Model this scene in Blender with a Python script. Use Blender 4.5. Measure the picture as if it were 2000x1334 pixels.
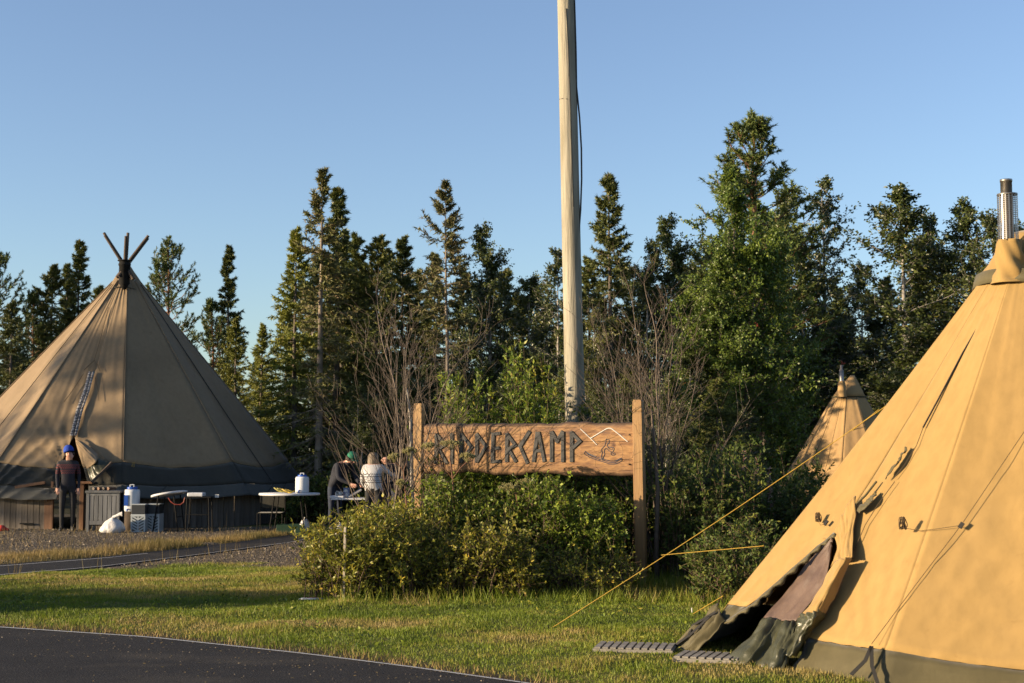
import bpy, bmesh, math, random
import numpy as np
from mathutils import Vector, noise, Matrix

for o in list(bpy.data.objects): bpy.data.objects.remove(o)
scene = bpy.context.scene
C = scene.collection
R = math.radians
rng = np.random.default_rng(7)
random.seed(7)

# ------------------------------------------------------------------ camera
FPX = 2778.0                                   # focal length in pixels of the 2000 px wide photograph
PITCH = math.atan(219/FPX)
CAM = Vector((0, 0, 1.6))
cam_d = bpy.data.cameras.new('camera'); cam = bpy.data.objects.new('camera', cam_d); C.objects.link(cam)
cam.location = CAM; cam.rotation_euler = (R(90)+PITCH, 0, 0)
cam_d.sensor_width = 36; cam_d.lens = 36*FPX/2000; cam_d.clip_start = 0.1; cam_d.clip_end = 4000
cam_d.dof.use_dof = True; cam_d.dof.focus_distance = 16.5; cam_d.dof.aperture_fstop = 4.0
scene.camera = cam

# ------------------------------------------------------------------ sky and sun
SUN_A, SUN_EL = 17.0, 11.0                     # degrees towards the camera from due left; elevation
sv = Vector((-math.cos(R(SUN_A))*math.cos(R(SUN_EL)), -math.sin(R(SUN_A))*math.cos(R(SUN_EL)), math.sin(R(SUN_EL))))
world = bpy.data.worlds.new('World'); scene.world = world; world.use_nodes = True
wn = world.node_tree.nodes; wl = world.node_tree.links
sky = wn.new('ShaderNodeTexSky'); sky.sky_type = 'NISHITA'; sky.sun_disc = False
sky.sun_elevation = R(SUN_EL); sky.sun_rotation = R(-(90+SUN_A))
sky.air_density = 1.0; sky.dust_density = 0.9; sky.ozone_density = 2.8; sky.altitude = 300
bg = wn['Background']; bg.inputs['Strength'].default_value = 0.095
hsv = wn.new('ShaderNodeHueSaturation'); hsv.inputs['Saturation'].default_value = .92; hsv.inputs['Hue'].default_value = .507
wl.new(sky.outputs[0], hsv.inputs['Color']); wl.new(hsv.outputs[0], bg.inputs[0])
sun_d = bpy.data.lights.new('sun', 'SUN'); sun = bpy.data.objects.new('sun', sun_d); C.objects.link(sun)
sun_d.energy = 5.0; sun_d.angle = R(0.5); sun_d.color = (1.0, 0.77, 0.50)
sun.rotation_euler = (-sv).to_track_quat('-Z', 'Y').to_euler(); sun.location = (-20, -10, 30)
scene.view_settings.view_transform = 'Standard'
scene.view_settings.look = 'None'
scene.view_settings.exposure = 1.3
scene.view_settings.gamma = 1
scene.view_settings.use_curve_mapping = False
scene.render.engine = 'CYCLES'

# ------------------------------------------------------------------ helpers
def ray(px, py):
    x = (px-1000)/FPX; y = -(py-667)/FPX
    return Vector((x, math.cos(PITCH)-y*math.sin(PITCH), math.sin(PITCH)+y*math.cos(PITCH)))
def at(px, py, Y):
    d = ray(px, py); return CAM + d*(Y/d.y)
def gp(px, py, z=0.0):
    d = ray(px, py); return CAM + d*((z-CAM.z)/d.z)
def on_plane(px, py, p0, n, off=0.0):
    d = ray(px, py); t = (p0-CAM).dot(n)/d.dot(n)
    return CAM + d*t + n*off

def link(o, parent=None):
    C.objects.link(o)
    if parent is not None: o.parent = parent
    return o
def tag(o, label=None, cat=None, group=None, kind=None):
    if label: o['label'] = label
    if cat: o['category'] = cat
    if group: o['group'] = group
    if kind: o['kind'] = kind
    return o
def empty(name, loc, label, cat, group=None, rz=0.0):
    o = bpy.data.objects.new(name, None); C.objects.link(o)
    o.location = loc; o.rotation_euler = (0, 0, rz); o.empty_display_size = 0.2
    return tag(o, label, cat, group)
def copy_tree(o, parent=None):
    c = o.copy(); C.objects.link(c)
    c.parent = parent
    for ch in list(o.children): copy_tree(ch, c)
    return c

class MB:
    """collects vertices and faces as numpy arrays; builds one mesh"""
    def __init__(s): s.V = []; s.F = []; s.n = 0; s.A = []; s.M = []
    def add(s, V, F, var=0.5, mi=0):
        V = np.asarray(V, dtype=np.float32).reshape(-1, 3)
        F = np.asarray(F, dtype=np.int64)
        s.V.append(V); s.F.append(F+s.n); s.n += len(V)
        a = np.empty(len(V), np.float32); a[:] = var; s.A.append(a)
        s.M.append(np.full(len(F), mi, np.int32)); return s
    def grid(s, P, closed_u=False, var=0.5, mi=0):
        P = np.asarray(P, dtype=np.float32); n, m = P.shape[:2]
        i = np.arange(n-1)[:, None]; j = np.arange(m if closed_u else m-1)[None, :]
        j2 = (j+1) % m
        F = np.stack([(i*m+j), (i*m+j2), ((i+1)*m+j2), ((i+1)*m+j)], -1).reshape(-1, 4)
        return s.add(P.reshape(-1, 3), F, var, mi)
    def box(s, lo, hi, M=None, var=0.5, mi=0):
        x0, y0, z0 = lo; x1, y1, z1 = hi
        V = np.array([(x0,y0,z0),(x1,y0,z0),(x1,y1,z0),(x0,y1,z0),(x0,y0,z1),(x1,y0,z1),(x1,y1,z1),(x0,y1,z1)], np.float32)
        if M is not None: V = np.array([M @ Vector(v) for v in V])
        return s.add(V, [(0,3,2,1),(4,5,6,7),(0,1,5,4),(1,2,6,5),(2,3,7,6),(3,0,4,7)], var, mi)
    def bar(s, a, b, w, t, up=(0,0,1), var=0.5, mi=0):
        a = Vector(a); b = Vector(b); d = (b-a); L = d.length; d.normalize()
        up = Vector(up); side = d.cross(up)
        if side.length < 1e-4: side = d.cross(Vector((0,1,0)))
        side.normalize(); u2 = side.cross(d)
        M = Matrix(((side.x, d.x, u2.x, a.x), (side.y, d.y, u2.y, a.y), (side.z, d.z, u2.z, a.z), (0,0,0,1)))
        return s.box((-w/2, 0, -t/2), (w/2, L, t/2), M, var, mi)
    def tube(s, pts, rad, sides=8, cap=True, var=0.5, mi=0):
        P = np.array([list(p) for p in pts], float); n = len(P)
        r = np.broadcast_to(np.asarray(rad, float), (n,))
        T = np.gradient(P, axis=0); T /= np.linalg.norm(T, axis=1)[:, None]+1e-9
        ref = np.array([0, 0, 1.0]) if abs(T[0][2]) < 0.9 else np.array([1.0, 0, 0])
        rings = []
        u = np.cross(T[0], ref); u /= np.linalg.norm(u)
        an = np.arange(sides)/sides*2*math.pi
        for k in range(n):
            u = u - T[k]*np.dot(u, T[k]); u /= np.linalg.norm(u)+1e-9
            v = np.cross(T[k], u)
            rings.append(P[k]+r[k]*(np.cos(an)[:, None]*u+np.sin(an)[:, None]*v))
        s.grid(np.array(rings), True, var, mi)
        if cap:
            for ring, c, fl in ((rings[0], P[0], 1), (rings[-1], P[-1], 0)):
                V = np.vstack([ring, c[None]]); j = np.arange(sides)
                F = np.stack([j, (j+1) % sides, np.full(sides, sides)], -1)
                if fl: F = F[:, ::-1]
                s.add(V, F, var, mi)
        return s
    def lathe(s, prof, c=(0,0,0), sides=20, var=0.5, mi=0):
        an = np.arange(sides)/sides*2*math.pi; c = np.array(c, float)
        P = np.array([[(c[0]+r*math.cos(a), c[1]+r*math.sin(a), c[2]+z) for a in an] for r, z in prof])
        return s.grid(P, True, var, mi)
    def cones(s, P0, P1, r0, r1, sides=4, var=0.5, mi=0):
        P0 = np.asarray(P0, float); P1 = np.asarray(P1, float); N = len(P0)
        if N == 0: return s
        d = P1-P0; d /= np.linalg.norm(d, axis=1)[:, None]+1e-9
        ref = np.where(np.abs(d[:, 2:3]) < 0.9, np.array([[0, 0, 1.0]]), np.array([[1.0, 0, 0]]))
        u = np.cross(d, ref); u /= np.linalg.norm(u, axis=1)[:, None]; v = np.cross(d, u)
        an = np.arange(sides)/sides*2*math.pi
        c = np.cos(an)[None, :, None]; sn = np.sin(an)[None, :, None]
        off = c*u[:, None]+sn*v[:, None]
        r0 = np.broadcast_to(r0, (N,))[:, None, None]; r1 = np.broadcast_to(r1, (N,))[:, None, None]
        V = np.concatenate([P0[:, None]+off*r0, P1[:, None]+off*r1], 1)
        j = np.arange(sides); j2 = (j+1) % sides
        F = np.stack([j, j2, j2+sides, j+sides], -1)[None]+(np.arange(N)*2*sides)[:, None, None]
        return s.add(V.reshape(-1, 3), F.reshape(-1, 4), var, mi)
    def leaves(s, p, d, L, w, rg, var=None, mi=0, tri=False, flat=0.0):
        """leaf at p pointing along d, length L, half width w"""
        N = len(p)
        if N == 0: return s
        d = d/(np.linalg.norm(d, axis=1)[:, None]+1e-9)
        q = rg.normal(size=(N, 3)); q[:, 2] += flat*2
        sd = np.cross(d, q); sd /= np.linalg.norm(sd, axis=1)[:, None]+1e-9
        L = np.broadcast_to(L, (N,))[:, None]; w = np.broadcast_to(w, (N,))[:, None]
        if var is None: var = rg.random(N)
        if tri:
            V = np.stack([p-sd*w, p+sd*w, p+d*L], 1); k = 3
        else:
            V = np.stack([p, p+d*L*0.45+sd*w, p+d*L, p+d*L*0.45-sd*w], 1); k = 4
        F = np.arange(N*k).reshape(N, k)
        return s.add(V.reshape(-1, 3), F, np.repeat(var, k), mi)
    def mesh(s, name, mats, smooth=False):
        me = bpy.data.meshes.new(name)
        V = np.concatenate(s.V); nv = len(V)
        me.vertices.add(nv); me.vertices.foreach_set('co', V.ravel())
        lens = np.concatenate([np.full(len(f), f.shape[1], np.int32) for f in s.F])
        loops = np.concatenate([f.ravel() for f in s.F]).astype(np.int32)
        me.loops.add(len(loops)); me.loops.foreach_set('vertex_index', loops)
        me.polygons.add(len(lens))
        st = np.concatenate([[0], np.cumsum(lens)[:-1]]).astype(np.int32)
        me.polygons.foreach_set('loop_start', st); me.polygons.foreach_set('loop_total', lens)
        me.polygons.foreach_set('material_index', np.concatenate(s.M))
        me.polygons.foreach_set('use_smooth', np.full(len(lens), smooth, dtype=bool))
        at_ = me.attributes.new('var', 'FLOAT', 'POINT'); at_.data.foreach_set('value', np.concatenate(s.A))
        me.update(calc_edges=True)
        if not isinstance(mats, (list, tuple)): mats = [mats]
        for m in mats: me.materials.append(m)
        return me
    def build(s, name, mats, parent=None, smooth=False, bevel=0, loc=None):
        o = bpy.data.objects.new(name, s.mesh(name, mats, smooth)); link(o, parent)
        if loc is not None: o.location = loc
        if bevel:
            b = o.modifiers.new('bevel', 'BEVEL'); b.width = bevel; b.segments = 2; b.limit_method = 'ANGLE'
        return o

# ------------------------------------------------------------------ materials
def nm(name):
    m = bpy.data.materials.new(name); m.use_nodes = True
    return m, m.node_tree.nodes, m.node_tree.links, m.node_tree.nodes['Principled BSDF']
def ramp(n, l, fac, stops):
    r = n.new('ShaderNodeValToRGB'); e = r.color_ramp.elements
    while len(e) < len(stops): e.new(0.5)
    for k, (p, c) in enumerate(stops):
        e[k].position = p; e[k].color = (c[0], c[1], c[2], 1)
    l.new(fac, r.inputs[0]); return r.outputs[0]
def noise_tex(n, l, scale, detail=4, stretch=None, coord='Object', rough=0.55, dist=0.0):
    tc = n.new('ShaderNodeTexCoord'); mp = n.new('ShaderNodeMapping')
    if stretch: mp.inputs['Scale'].default_value = stretch
    l.new(tc.outputs[coord], mp.inputs[0])
    t = n.new('ShaderNodeTexNoise'); t.inputs['Scale'].default_value = scale
    t.inputs['Detail'].default_value = detail; t.inputs['Roughness'].default_value = rough
    t.inputs['Distortion'].default_value = dist
    l.new(mp.outputs[0], t.inputs['Vector']); return t.outputs['Fac']
def pmat(name, stops, scale=5, detail=4, stretch=None, rough=0.7, bump=0.0, bscale=30, bstretch=None, bdist=0.01,
         metallic=0.0, objrand=0.0, coord='Object', dist=0.0, spec=0.4):
    m, n, l, b = nm(name)
    f = noise_tex(n, l, scale, detail, stretch, coord, dist=dist)
    if not isinstance(stops[0], (tuple, list)): stops = [stops]
    if len(stops) == 1: stops = [(0.0, stops[0]), (1.0, stops[0])]
    elif len(stops[0]) == 3: stops = [(0.32+0.36*k/(len(stops)-1), c) for k, c in enumerate(stops)]
    col = ramp(n, l, f, stops)
    if objrand:
        oi = n.new('ShaderNodeObjectInfo'); mr = n.new('ShaderNodeMapRange')
        mr.inputs['To Min'].default_value = 1-objrand; mr.inputs['To Max'].default_value = 1+objrand
        l.new(oi.outputs['Random'], mr.inputs[0])
        hs = n.new('ShaderNodeHueSaturation'); l.new(mr.outputs[0], hs.inputs['Value']); l.new(col, hs.inputs['Color'])
        col = hs.outputs[0]
    l.new(col, b.inputs['Base Color'])
    b.inputs['Roughness'].default_value = rough; b.inputs['Metallic'].default_value = metallic
    b.inputs['Specular IOR Level'].default_value = spec
    if bump:
        f2 = noise_tex(n, l, bscale, 5, bstretch or stretch, coord)
        bp = n.new('ShaderNodeBump'); bp.inputs['Strength'].default_value = bump; bp.inputs['Distance'].default_value = bdist
        l.new(f2, bp.inputs['Height']); l.new(bp.outputs[0], b.inputs['Normal'])
    return m
def leafmat(name, stops, trans=0.3, rough=0.5, tcol=None, spec=0.4):
    m, n, l, b = nm(name)
    a = n.new('ShaderNodeAttribute'); a.attribute_name = 'var'
    col = ramp(n, l, a.outputs['Fac'], stops)
    oi = n.new('ShaderNodeObjectInfo'); mr = n.new('ShaderNodeMapRange')
    mr.inputs['To Min'].default_value = 0.82; mr.inputs['To Max'].default_value = 1.2
    l.new(oi.outputs['Random'], mr.inputs[0])
    hs = n.new('ShaderNodeHueSaturation'); l.new(mr.outputs[0], hs.inputs['Value']); l.new(col, hs.inputs['Color'])
    l.new(hs.outputs[0], b.inputs['Base Color'])
    b.inputs['Roughness'].default_value = rough; b.inputs['Specular IOR Level'].default_value = spec
    if trans:
        t = n.new('ShaderNodeBsdfTranslucent'); mx = n.new('ShaderNodeMixShader'); mx.inputs[0].default_value = trans
        l.new(hs.outputs[0], t.inputs[0])
        out = n['Material Output']
        l.new(b.outputs[0], mx.inputs[1]); l.new(t.outputs[0], mx.inputs[2]); l.new(mx.outputs[0], out.inputs['Surface'])
    return m

M = {}
M['bark_spruce'] = pmat('spruce_bark', [(.07,.055,.045),(.20,.165,.13)], 9, stretch=(1,1,.3), rough=.9, bump=.6, bscale=30)
M['bark_pale'] = pmat('pale_bark', [(.16,.13,.10),(.36,.30,.24)], 7, stretch=(1,1,.4), rough=.9, bump=.7, bscale=25, bdist=.02)
M['bark_pine'] = pmat('pine_bark', [(.16,.08,.045),(.27,.14,.075)], 9, stretch=(1,1,.3), rough=.9, bump=.5)
M['bark_birch'] = pmat('birch_bark', [(0.3,(.07,.06,.05)),(.42,(.33,.30,.26)),(1,(.45,.42,.37))], 8, stretch=(1,1,2.2), rough=.8)
M['twig'] = pmat('bare_twig', [(.085,.062,.045),(.18,.14,.11)], 6, rough=.8)
M['stem'] = pmat('shrub_stem', [(.07,.045,.025),(.13,.085,.05)], 6, rough=.8)
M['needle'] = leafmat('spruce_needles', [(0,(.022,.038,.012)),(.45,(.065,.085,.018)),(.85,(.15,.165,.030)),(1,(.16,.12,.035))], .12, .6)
M['needle_lit'] = leafmat('young_sunlit_spruce_needles', [(0,(.06,.08,.014)),(.45,(.15,.17,.022)),(.92,(.25,.25,.038)),(1,(.16,.12,.04))], .15, .6)  # pale young green; also puts sunlight into the needles of one older spruce
M['needle_old'] = leafmat('old_spruce_needles', [(0,(.040,.050,.016)),(.5,(.095,.105,.026)),(.8,(.14,.12,.04)),(1,(.17,.12,.06))], .1, .7)
M['needle_pine'] = leafmat('pine_needles', [(0,(.040,.065,.018)),(.5,(.095,.13,.030)),(1,(.17,.19,.045))], .1, .5)
M['birch_leaf'] = leafmat('birch_leaves', [(0,(.030,.045,.014)),(.5,(.070,.092,.022)),(.9,(.12,.14,.030)),(1,(.24,.19,.03))], .25, .42)
M['birch_leaf_y'] = leafmat('yellowing_birch_leaves', [(0,(.07,.085,.018)),(.6,(.14,.15,.03)),(1,(.30,.24,.035))], .25, .42)
M['rowan_leaf'] = leafmat('rowan_leaves', [(0,(.045,.080,.014)),(.5,(.11,.165,.022)),(1,(.20,.245,.035))], .3, .45)
M['willow_leaf'] = leafmat('willow_leaves', [(0,(.08,.10,.014)),(.35,(.19,.205,.026)),(.62,(.32,.31,.04)),(.82,(.42,.34,.04)),(1,(.55,.40,.06))], .35, .5, spec=.35)
M['shrub_leaf'] = leafmat('shrub_leaves', [(0,(.045,.08,.012)),(.5,(.14,.195,.022)),(.85,(.26,.30,.035)),(1,(.32,.26,.04))], .35, .5, spec=.3)
M['dark_leaf'] = leafmat('dark_shrub_leaves', [(0,(.028,.050,.012)),(.6,(.075,.105,.02)),(1,(.17,.17,.03))], .25, .58, spec=.2)
M['grass'] = leafmat('grass_blades', [(0,(.10,.15,.012)),(.45,(.19,.25,.024)),(.66,(.27,.27,.045)),(.82,(.33,.265,.075)),(1,(.40,.31,.12))], .35, .5, spec=.25)
M['dry_grass'] = leafmat('dry_grass_blades', [(0,(.14,.12,.04)),(.6,(.26,.19,.07)),(1,(.36,.25,.10))], .3, .6, spec=.2)
M['berry'] = pmat('rowan_berries', (.35,.05,.02), rough=.4)

# ------------------------------------------------------------------ ground, road, path
def curve_xy(pts):
    q = np.array([list(gp(a, b))[:2] for a, b in pts]); return q
road_c = curve_xy([(-500,1196),(0,1225),(300,1245),(600,1277),(800,1302),(1050,1337),(1300,1378)])
near_c = curve_xy([(-500,1154),(-200,1140),(0,1126),(200,1109),(400,1084),(570,1061),(640,1047),(700,1034),(760,1024)])
far_c = curve_xy([(-500,1134),(-200,1119),(0,1104),(200,1089),(400,1068),(560,1047),(620,1037),(680,1026),(740,1017)])
grav_c = curve_xy([(-500,1160),(0,1130),(200,1114),(300,1108),(400,1104),(500,1108),(600,1112),(700,1100)])
def yroad(x): 
    y = np.interp(x, road_c[:, 0], road_c[:, 1])
    return np.where(x > road_c[-1, 0], road_c[-1, 1]-(x-road_c[-1, 0])*0.35, y)
def interp_y(c, x):
    o = np.argsort(c[:, 0]); return np.interp(x, c[o, 0], c[o, 1])

def fbm(x, y, s, seed=0, octv=3):
    """cheap value noise on numpy arrays"""
    r = np.random.default_rng(seed); T = r.random((256, 256)); out = 0; a = 1; tot = 0
    for k in range(octv):
        u = x/s*(2**k)+17.3*k; v = y/s*(2**k)+5.1*k
        i = np.floor(u).astype(int); j = np.floor(v).astype(int); fu = u-i; fv = v-j
        fu = fu*fu*(3-2*fu); fv = fv*fv*(3-2*fv); i &= 255; j &= 255; i2 = (i+1) & 255; j2 = (j+1) & 255
        out = out+a*((T[i, j]*(1-fu)+T[i2, j]*fu)*(1-fv)+(T[i, j2]*(1-fu)+T[i2, j2]*fu)*fv); tot += a; a *= .5
    return out/tot
def smooth(a, b, x): 
    t = np.clip((x-a)/(b-a), 0, 1); return t*t*(3-2*t)
def masks(X, Y):
    n1 = fbm(X, Y, .9, 1); n2 = fbm(X, Y, 2.2, 2)
    g = interp_y(grav_c, X); yn = interp_y(near_c, X)
    side = smooth(-.2, -1.8, X+ (n1-.5)*1.2)
    grav = smooth(-.25, .35, Y-g+(n1-.5)*1.6)*side*smooth(31.5, 30, Y)
    yf = interp_y(far_c, X)
    band = smooth(2.6, 1.2, Y-yf+(n2-.5)*2)*(Y > yf-.3)*smooth(.40, .55, n1+.10)*smooth(-8.2, -6, X)
    band2 = ((Y > yf) & (Y < yf+2.4))*smooth(.58, .66, n2)*.8
    dry = np.clip(np.maximum(band, band2), 0, 1)*side
    grav = np.clip(grav-dry*.9, 0, 1)
    edge = smooth(.45, .05, Y-yroad(X)+(n1-.5)*.5)          # worn soil beside the road
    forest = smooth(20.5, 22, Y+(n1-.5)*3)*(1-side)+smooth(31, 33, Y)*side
    return grav, dry, edge, np.clip(forest, 0, 1)
def bumpz(X, Y):
    d = np.minimum(Y-yroad(X), np.where(X < 0, interp_y(near_c, X)-Y, 3.0))
    k = smooth(.15, 1.2, d)
    d2 = smooth(.1, .6, Y-interp_y(far_c, X)); k = np.maximum(k, np.where(X < -1, d2*.6, 0))
    k = np.where(Y < yroad(X), 0, k)
    return k*(fbm(X, Y, .55, 5, 3)*.05+fbm(X, Y, 2.5, 6, 2)*.07-.02)
gx = np.arange(-15, 11.01, .1); gy = np.arange(7.5, 36.01, .1)
# keep the near sheet and its coarse surround one mesh: outer coordinates grow towards the horizon
gxo = np.concatenate([[-2500,-900,-350,-150,-80,-45,-25,-18], gx, [14,20,32,60,120,300,900,2500]])
gyo = np.concatenate([[-60,-20,0,4,6.5], gy, [39,45,55,75,110,180,350,800,2500]])
GY, GX = np.meshgrid(gyo, gxo, indexing='ij')
GZ = np.where((GX > -15.05) & (GX < 11.05) & (GY > 7.5) & (GY < 36), bumpz(GX, GY), 0.0)
mb = MB(); mb.grid(np.stack([GX, GY, GZ], -1))
m, n, l, b = nm('ground_cover')
def att(nme):
    a = n.new('ShaderNodeAttribute'); a.attribute_name = nme; return a.outputs['Fac']
def mixc(a, b_, f):
    x = n.new('ShaderNodeMix'); x.data_type = 'RGBA'; l.new(f, x.inputs[0])
    for s, v in ((x.inputs[6], a), (x.inputs[7], b_)):
        if isinstance(v, tuple): s.default_value = (*v, 1)
        else: l.new(v, s)
    return x.outputs[2]
f1 = noise_tex(n, l, 1.3, 6); f2 = noise_tex(n, l, 9, 6); f3 = noise_tex(n, l, 55, 3)
grass_c = ramp(n, l, f1, [(.3,(.075,.10,.018)),(.5,(.12,.14,.03)),(.62,(.20,.175,.05)),(.75,(.25,.19,.08))])
grass_c = mixc(grass_c, (.04,.04,.018), ramp(n, l, f2, [(.5,(0,0,0)),(.75,(.8,.8,.8))]))
grav_col = ramp(n, l, f3, [(.3,(.045,.036,.026)),(.5,(.135,.108,.078)),(.68,(.27,.22,.16))])
soil = ramp(n, l, f3, [(.3,(.035,.026,.018)),(.7,(.13,.095,.06))])
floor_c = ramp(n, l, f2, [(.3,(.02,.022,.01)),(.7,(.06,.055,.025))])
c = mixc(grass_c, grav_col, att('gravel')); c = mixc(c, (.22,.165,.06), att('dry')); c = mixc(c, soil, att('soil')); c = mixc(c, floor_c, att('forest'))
l.new(c, b.inputs['Base Color']); b.inputs['Roughness'].default_value = 1; b.inputs['Specular IOR Level'].default_value = .15
bp = n.new('ShaderNodeBump'); bp.inputs['Strength'].default_value = .9; bp.inputs['Distance'].default_value = .03
l.new(f3, bp.inputs['Height']); l.new(bp.outputs[0], b.inputs['Normal'])
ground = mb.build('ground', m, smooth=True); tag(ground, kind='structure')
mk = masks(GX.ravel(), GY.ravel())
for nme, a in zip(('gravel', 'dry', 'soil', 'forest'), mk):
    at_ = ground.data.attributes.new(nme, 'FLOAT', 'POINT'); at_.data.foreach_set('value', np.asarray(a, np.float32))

# asphalt
m, n, l, b = nm('asphalt')
f = noise_tex(n, l, 75, 4, rough=.7); f2 = noise_tex(n, l, 1.7, 5); f3 = noise_tex(n, l, 420, 2)
c0 = ramp(n, l, f, [(.35,(.012,.012,.014)),(.52,(.026,.026,.028)),(.62,(.06,.057,.055)),(.70,(.22,.20,.17))])
x = n.new('ShaderNodeMix'); x.data_type = 'RGBA'; x.blend_type = 'MULTIPLY'; x.inputs[0].default_value = .8
l.new(c0, x.inputs[6]); l.new(ramp(n, l, f2, [(.35,(.75,.75,.78)),(.62,(1.2,1.15,1.1))]), x.inputs[7])
vo = n.new('ShaderNodeTexVoronoi'); vo.inputs['Scale'].default_value = 17; tcc = n.new('ShaderNodeTexCoord'); l.new(tcc.outputs['Object'], vo.inputs['Vector'])
x2 = n.new('ShaderNodeMix'); x2.data_type = 'RGBA'; l.new(ramp(n, l, vo.outputs['Distance'], [(.07,(1,1,1)),(.12,(0,0,0))]), x2.inputs[0]); l.new(x.outputs[2], x2.inputs[6]); x2.inputs[7].default_value = (.13,.115,.095,1)
f4 = noise_tex(n, l, .55, 5, (1,2.2,1)); x3 = n.new('ShaderNodeMix'); x3.data_type = 'RGBA'; l.new(ramp(n, l, f4, [(.56,(0,0,0)),(.72,(.45,.45,.45))]), x3.inputs[0]); l.new(x2.outputs[2], x3.inputs[6]); x3.inputs[7].default_value = (.10,.088,.07,1)
l.new(x3.outputs[2], b.inputs['Base Color']); b.inputs['Roughness'].default_value = .9; b.inputs['Specular IOR Level'].default_value = .2
bp = n.new('ShaderNodeBump'); bp.inputs['Strength'].default_value = .9; bp.inputs['Distance'].default_value = .012
l.new(f, bp.inputs['Height']); l.new(bp.outputs[0], b.inputs['Normal'])
M['asphalt'] = m
M['paint_line'] = pmat('worn_line_paint', [(0,(.05,.05,.05)),(.36,(.12,.12,.12)),(.46,(.62,.62,.6)),(1,(.72,.71,.68))], 60, rough=.7)
xs = np.arange(-14, 9.01, .25)
jag = (fbm(xs, xs*0, .4, 9)-.5)*.07
rows = [np.stack([xs, yroad(xs)-.02+jag*0 - d, np.full_like(xs, z)], -1) for d, z in ((-.0,.000),(.015,.012),(.6,.014),(3,.014),(6,.014),(14,.014))]
road = MB().grid(np.array(rows)).build('road', M['asphalt']); tag(road, kind='structure')
rows = [np.stack([xs, yroad(xs)-d, np.full_like(xs, .018)], -1) for d in (.085, .125)]
ln = MB().grid(np.array(rows)).build('road_edge_line', M['paint_line']); tag(ln, kind='structure')
def resample(c, k=60):
    s = np.concatenate([[0], np.cumsum(np.linalg.norm(np.diff(c, axis=0), axis=1))]); t = np.linspace(0, s[-1], k)
    return np.stack([np.interp(t, s, c[:, 0]), np.interp(t, s, c[:, 1])], -1)
a_ = resample(near_c); b_ = resample(far_c)
P = np.array([[(*(a_[k]*(1-t)+b_[k]*t), .014 if 0 < t < 1 else 0.0) for t in (0, .01, .25, .5, .75, .99, 1)] for k in range(60)])
path = MB().grid(P.transpose(1, 0, 2)).build('path', M['asphalt']); tag(path, kind='structure')
def strip(t0, t1, k0, k1, z=.018):
    P = np.array([[(*(a_[k]*(1-t)+b_[k]*t), z) for t in (t0, t1)] for k in range(k0, k1)])
    mbx.grid(P.transpose(1, 0, 2))
mbx = MB(); strip(.03, .055, 0, 52); strip(.80, .83, 0, 22)
tag(mbx.build('path_edge_line', M['paint_line']), kind='structure')

# grass blades, gravel stones
def blades(N, dens, hrange, wd, mat, name, label, reg, lean=.55, seed=1):
    r = np.random.default_rng(seed)
    X = r.uniform(reg[0], reg[1], N); Y = r.uniform(reg[2], reg[3], N)
    k = dens(X, Y, r); X = X[k]; Y = Y[k]
    h = r.uniform(*hrange, len(X))*(.55+1.1*fbm(X, Y, .5, 11)**1.5*1.6)
    p = np.stack([X, Y, bumpz(X, Y)-.003], -1)
    a = r.uniform(0, 2*math.pi, len(X)); ln = r.uniform(.1, lean, len(X))
    d = np.stack([np.cos(a)*ln, np.sin(a)*ln, np.ones(len(X))], -1)
    var = np.clip((fbm(X, Y*1.6, 1.5, 1)-.5)*1.5+(fbm(X, Y, .28, 3)-.5)*.7+.50+r.normal(0, .14, len(X)), 0, 1)
    mb = MB().leaves(p, d, h, wd, r, var, tri=True)
    o = mb.build(name, mat); tag(o, label, kind='stuff'); return o
def frus(X, Y): return (np.abs(X) < .38*Y+.4) & ((X-4.28)**2+(Y-11.5)**2 > 2.42**2)
def d_lawn(X, Y, r):
    g, dr, e, fo = masks(X, Y); y0 = yroad(X)
    lim = np.where(X < -1.2, interp_y(near_c, X), 21)
    return frus(X, Y) & (Y > y0+.03) & (Y < lim) & (r.random(len(X)) > g*1.1) & (r.random(len(X)) > e*.85) & (r.random(len(X)) < 1.25-(Y-10)*.05)
blades(520000, d_lawn, (.013, .035), .0034, M['grass'], 'grass', 'short green lawn grass with yellowing patches', (-7.5, 6.5, 9.4, 21), seed=1)
def d_long(X, Y, r):
    return frus(X, Y) & (Y > 14.6) & (X > -1.8) & (Y < 21) & (r.random(len(X)) < smooth(14.6, 15.6, Y+(fbm(X, Y, .8, 4)-.5)*1.2)*.9)
blades(50000, d_long, (.05, .19), .004, M['grass'], 'long_grass', 'long unmown grass round the foot of the shrubs', (-2.5, 6.5, 14.2, 21), lean=.8, seed=2)
def d_dry(X, Y, r):
    g, dr, e, fo = masks(X, Y)
    yn = interp_y(near_c, X); yf = interp_y(far_c, X); onp = (Y > yn-.05) & (Y < yf+.05)
    return frus(X, Y) & (X < -.8) & ~onp & ((r.random(len(X)) < dr*1.1) | (r.random(len(X)) < g*.018))
blades(170000, d_dry, (.05, .12), .004, M['dry_grass'], 'dry_grass', 'dry yellow grass along the tarmac path', (-12, -.8, 17, 30), seed=3)
def d_tall(X, Y, r): return (X < -.9) & (np.abs(Y-interp_y(near_c, X)+.5) < .45) & (r.random(len(X)) < smooth(.5, .6, fbm(X, Y, .5, 8)))
blades(1600, d_tall, (.25, .45), .0035, M['dry_grass'], 'tall_dry_grass', 'thin tall dry grass stalks beside the path', (-7, -1, 17, 26), lean=.3, seed=4)
def d_edge(X, Y, r): return frus(X, Y) & (np.abs(Y-yroad(X)-.12) < .2)
blades(26000, d_edge, (.02, .06), .004, M['dry_grass'], 'edge_grass', 'ragged straw coloured grass along the road edge', (-7, 4, 9.4, 14), seed=5)
r_ = np.random.default_rng(12); N = 52000
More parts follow.
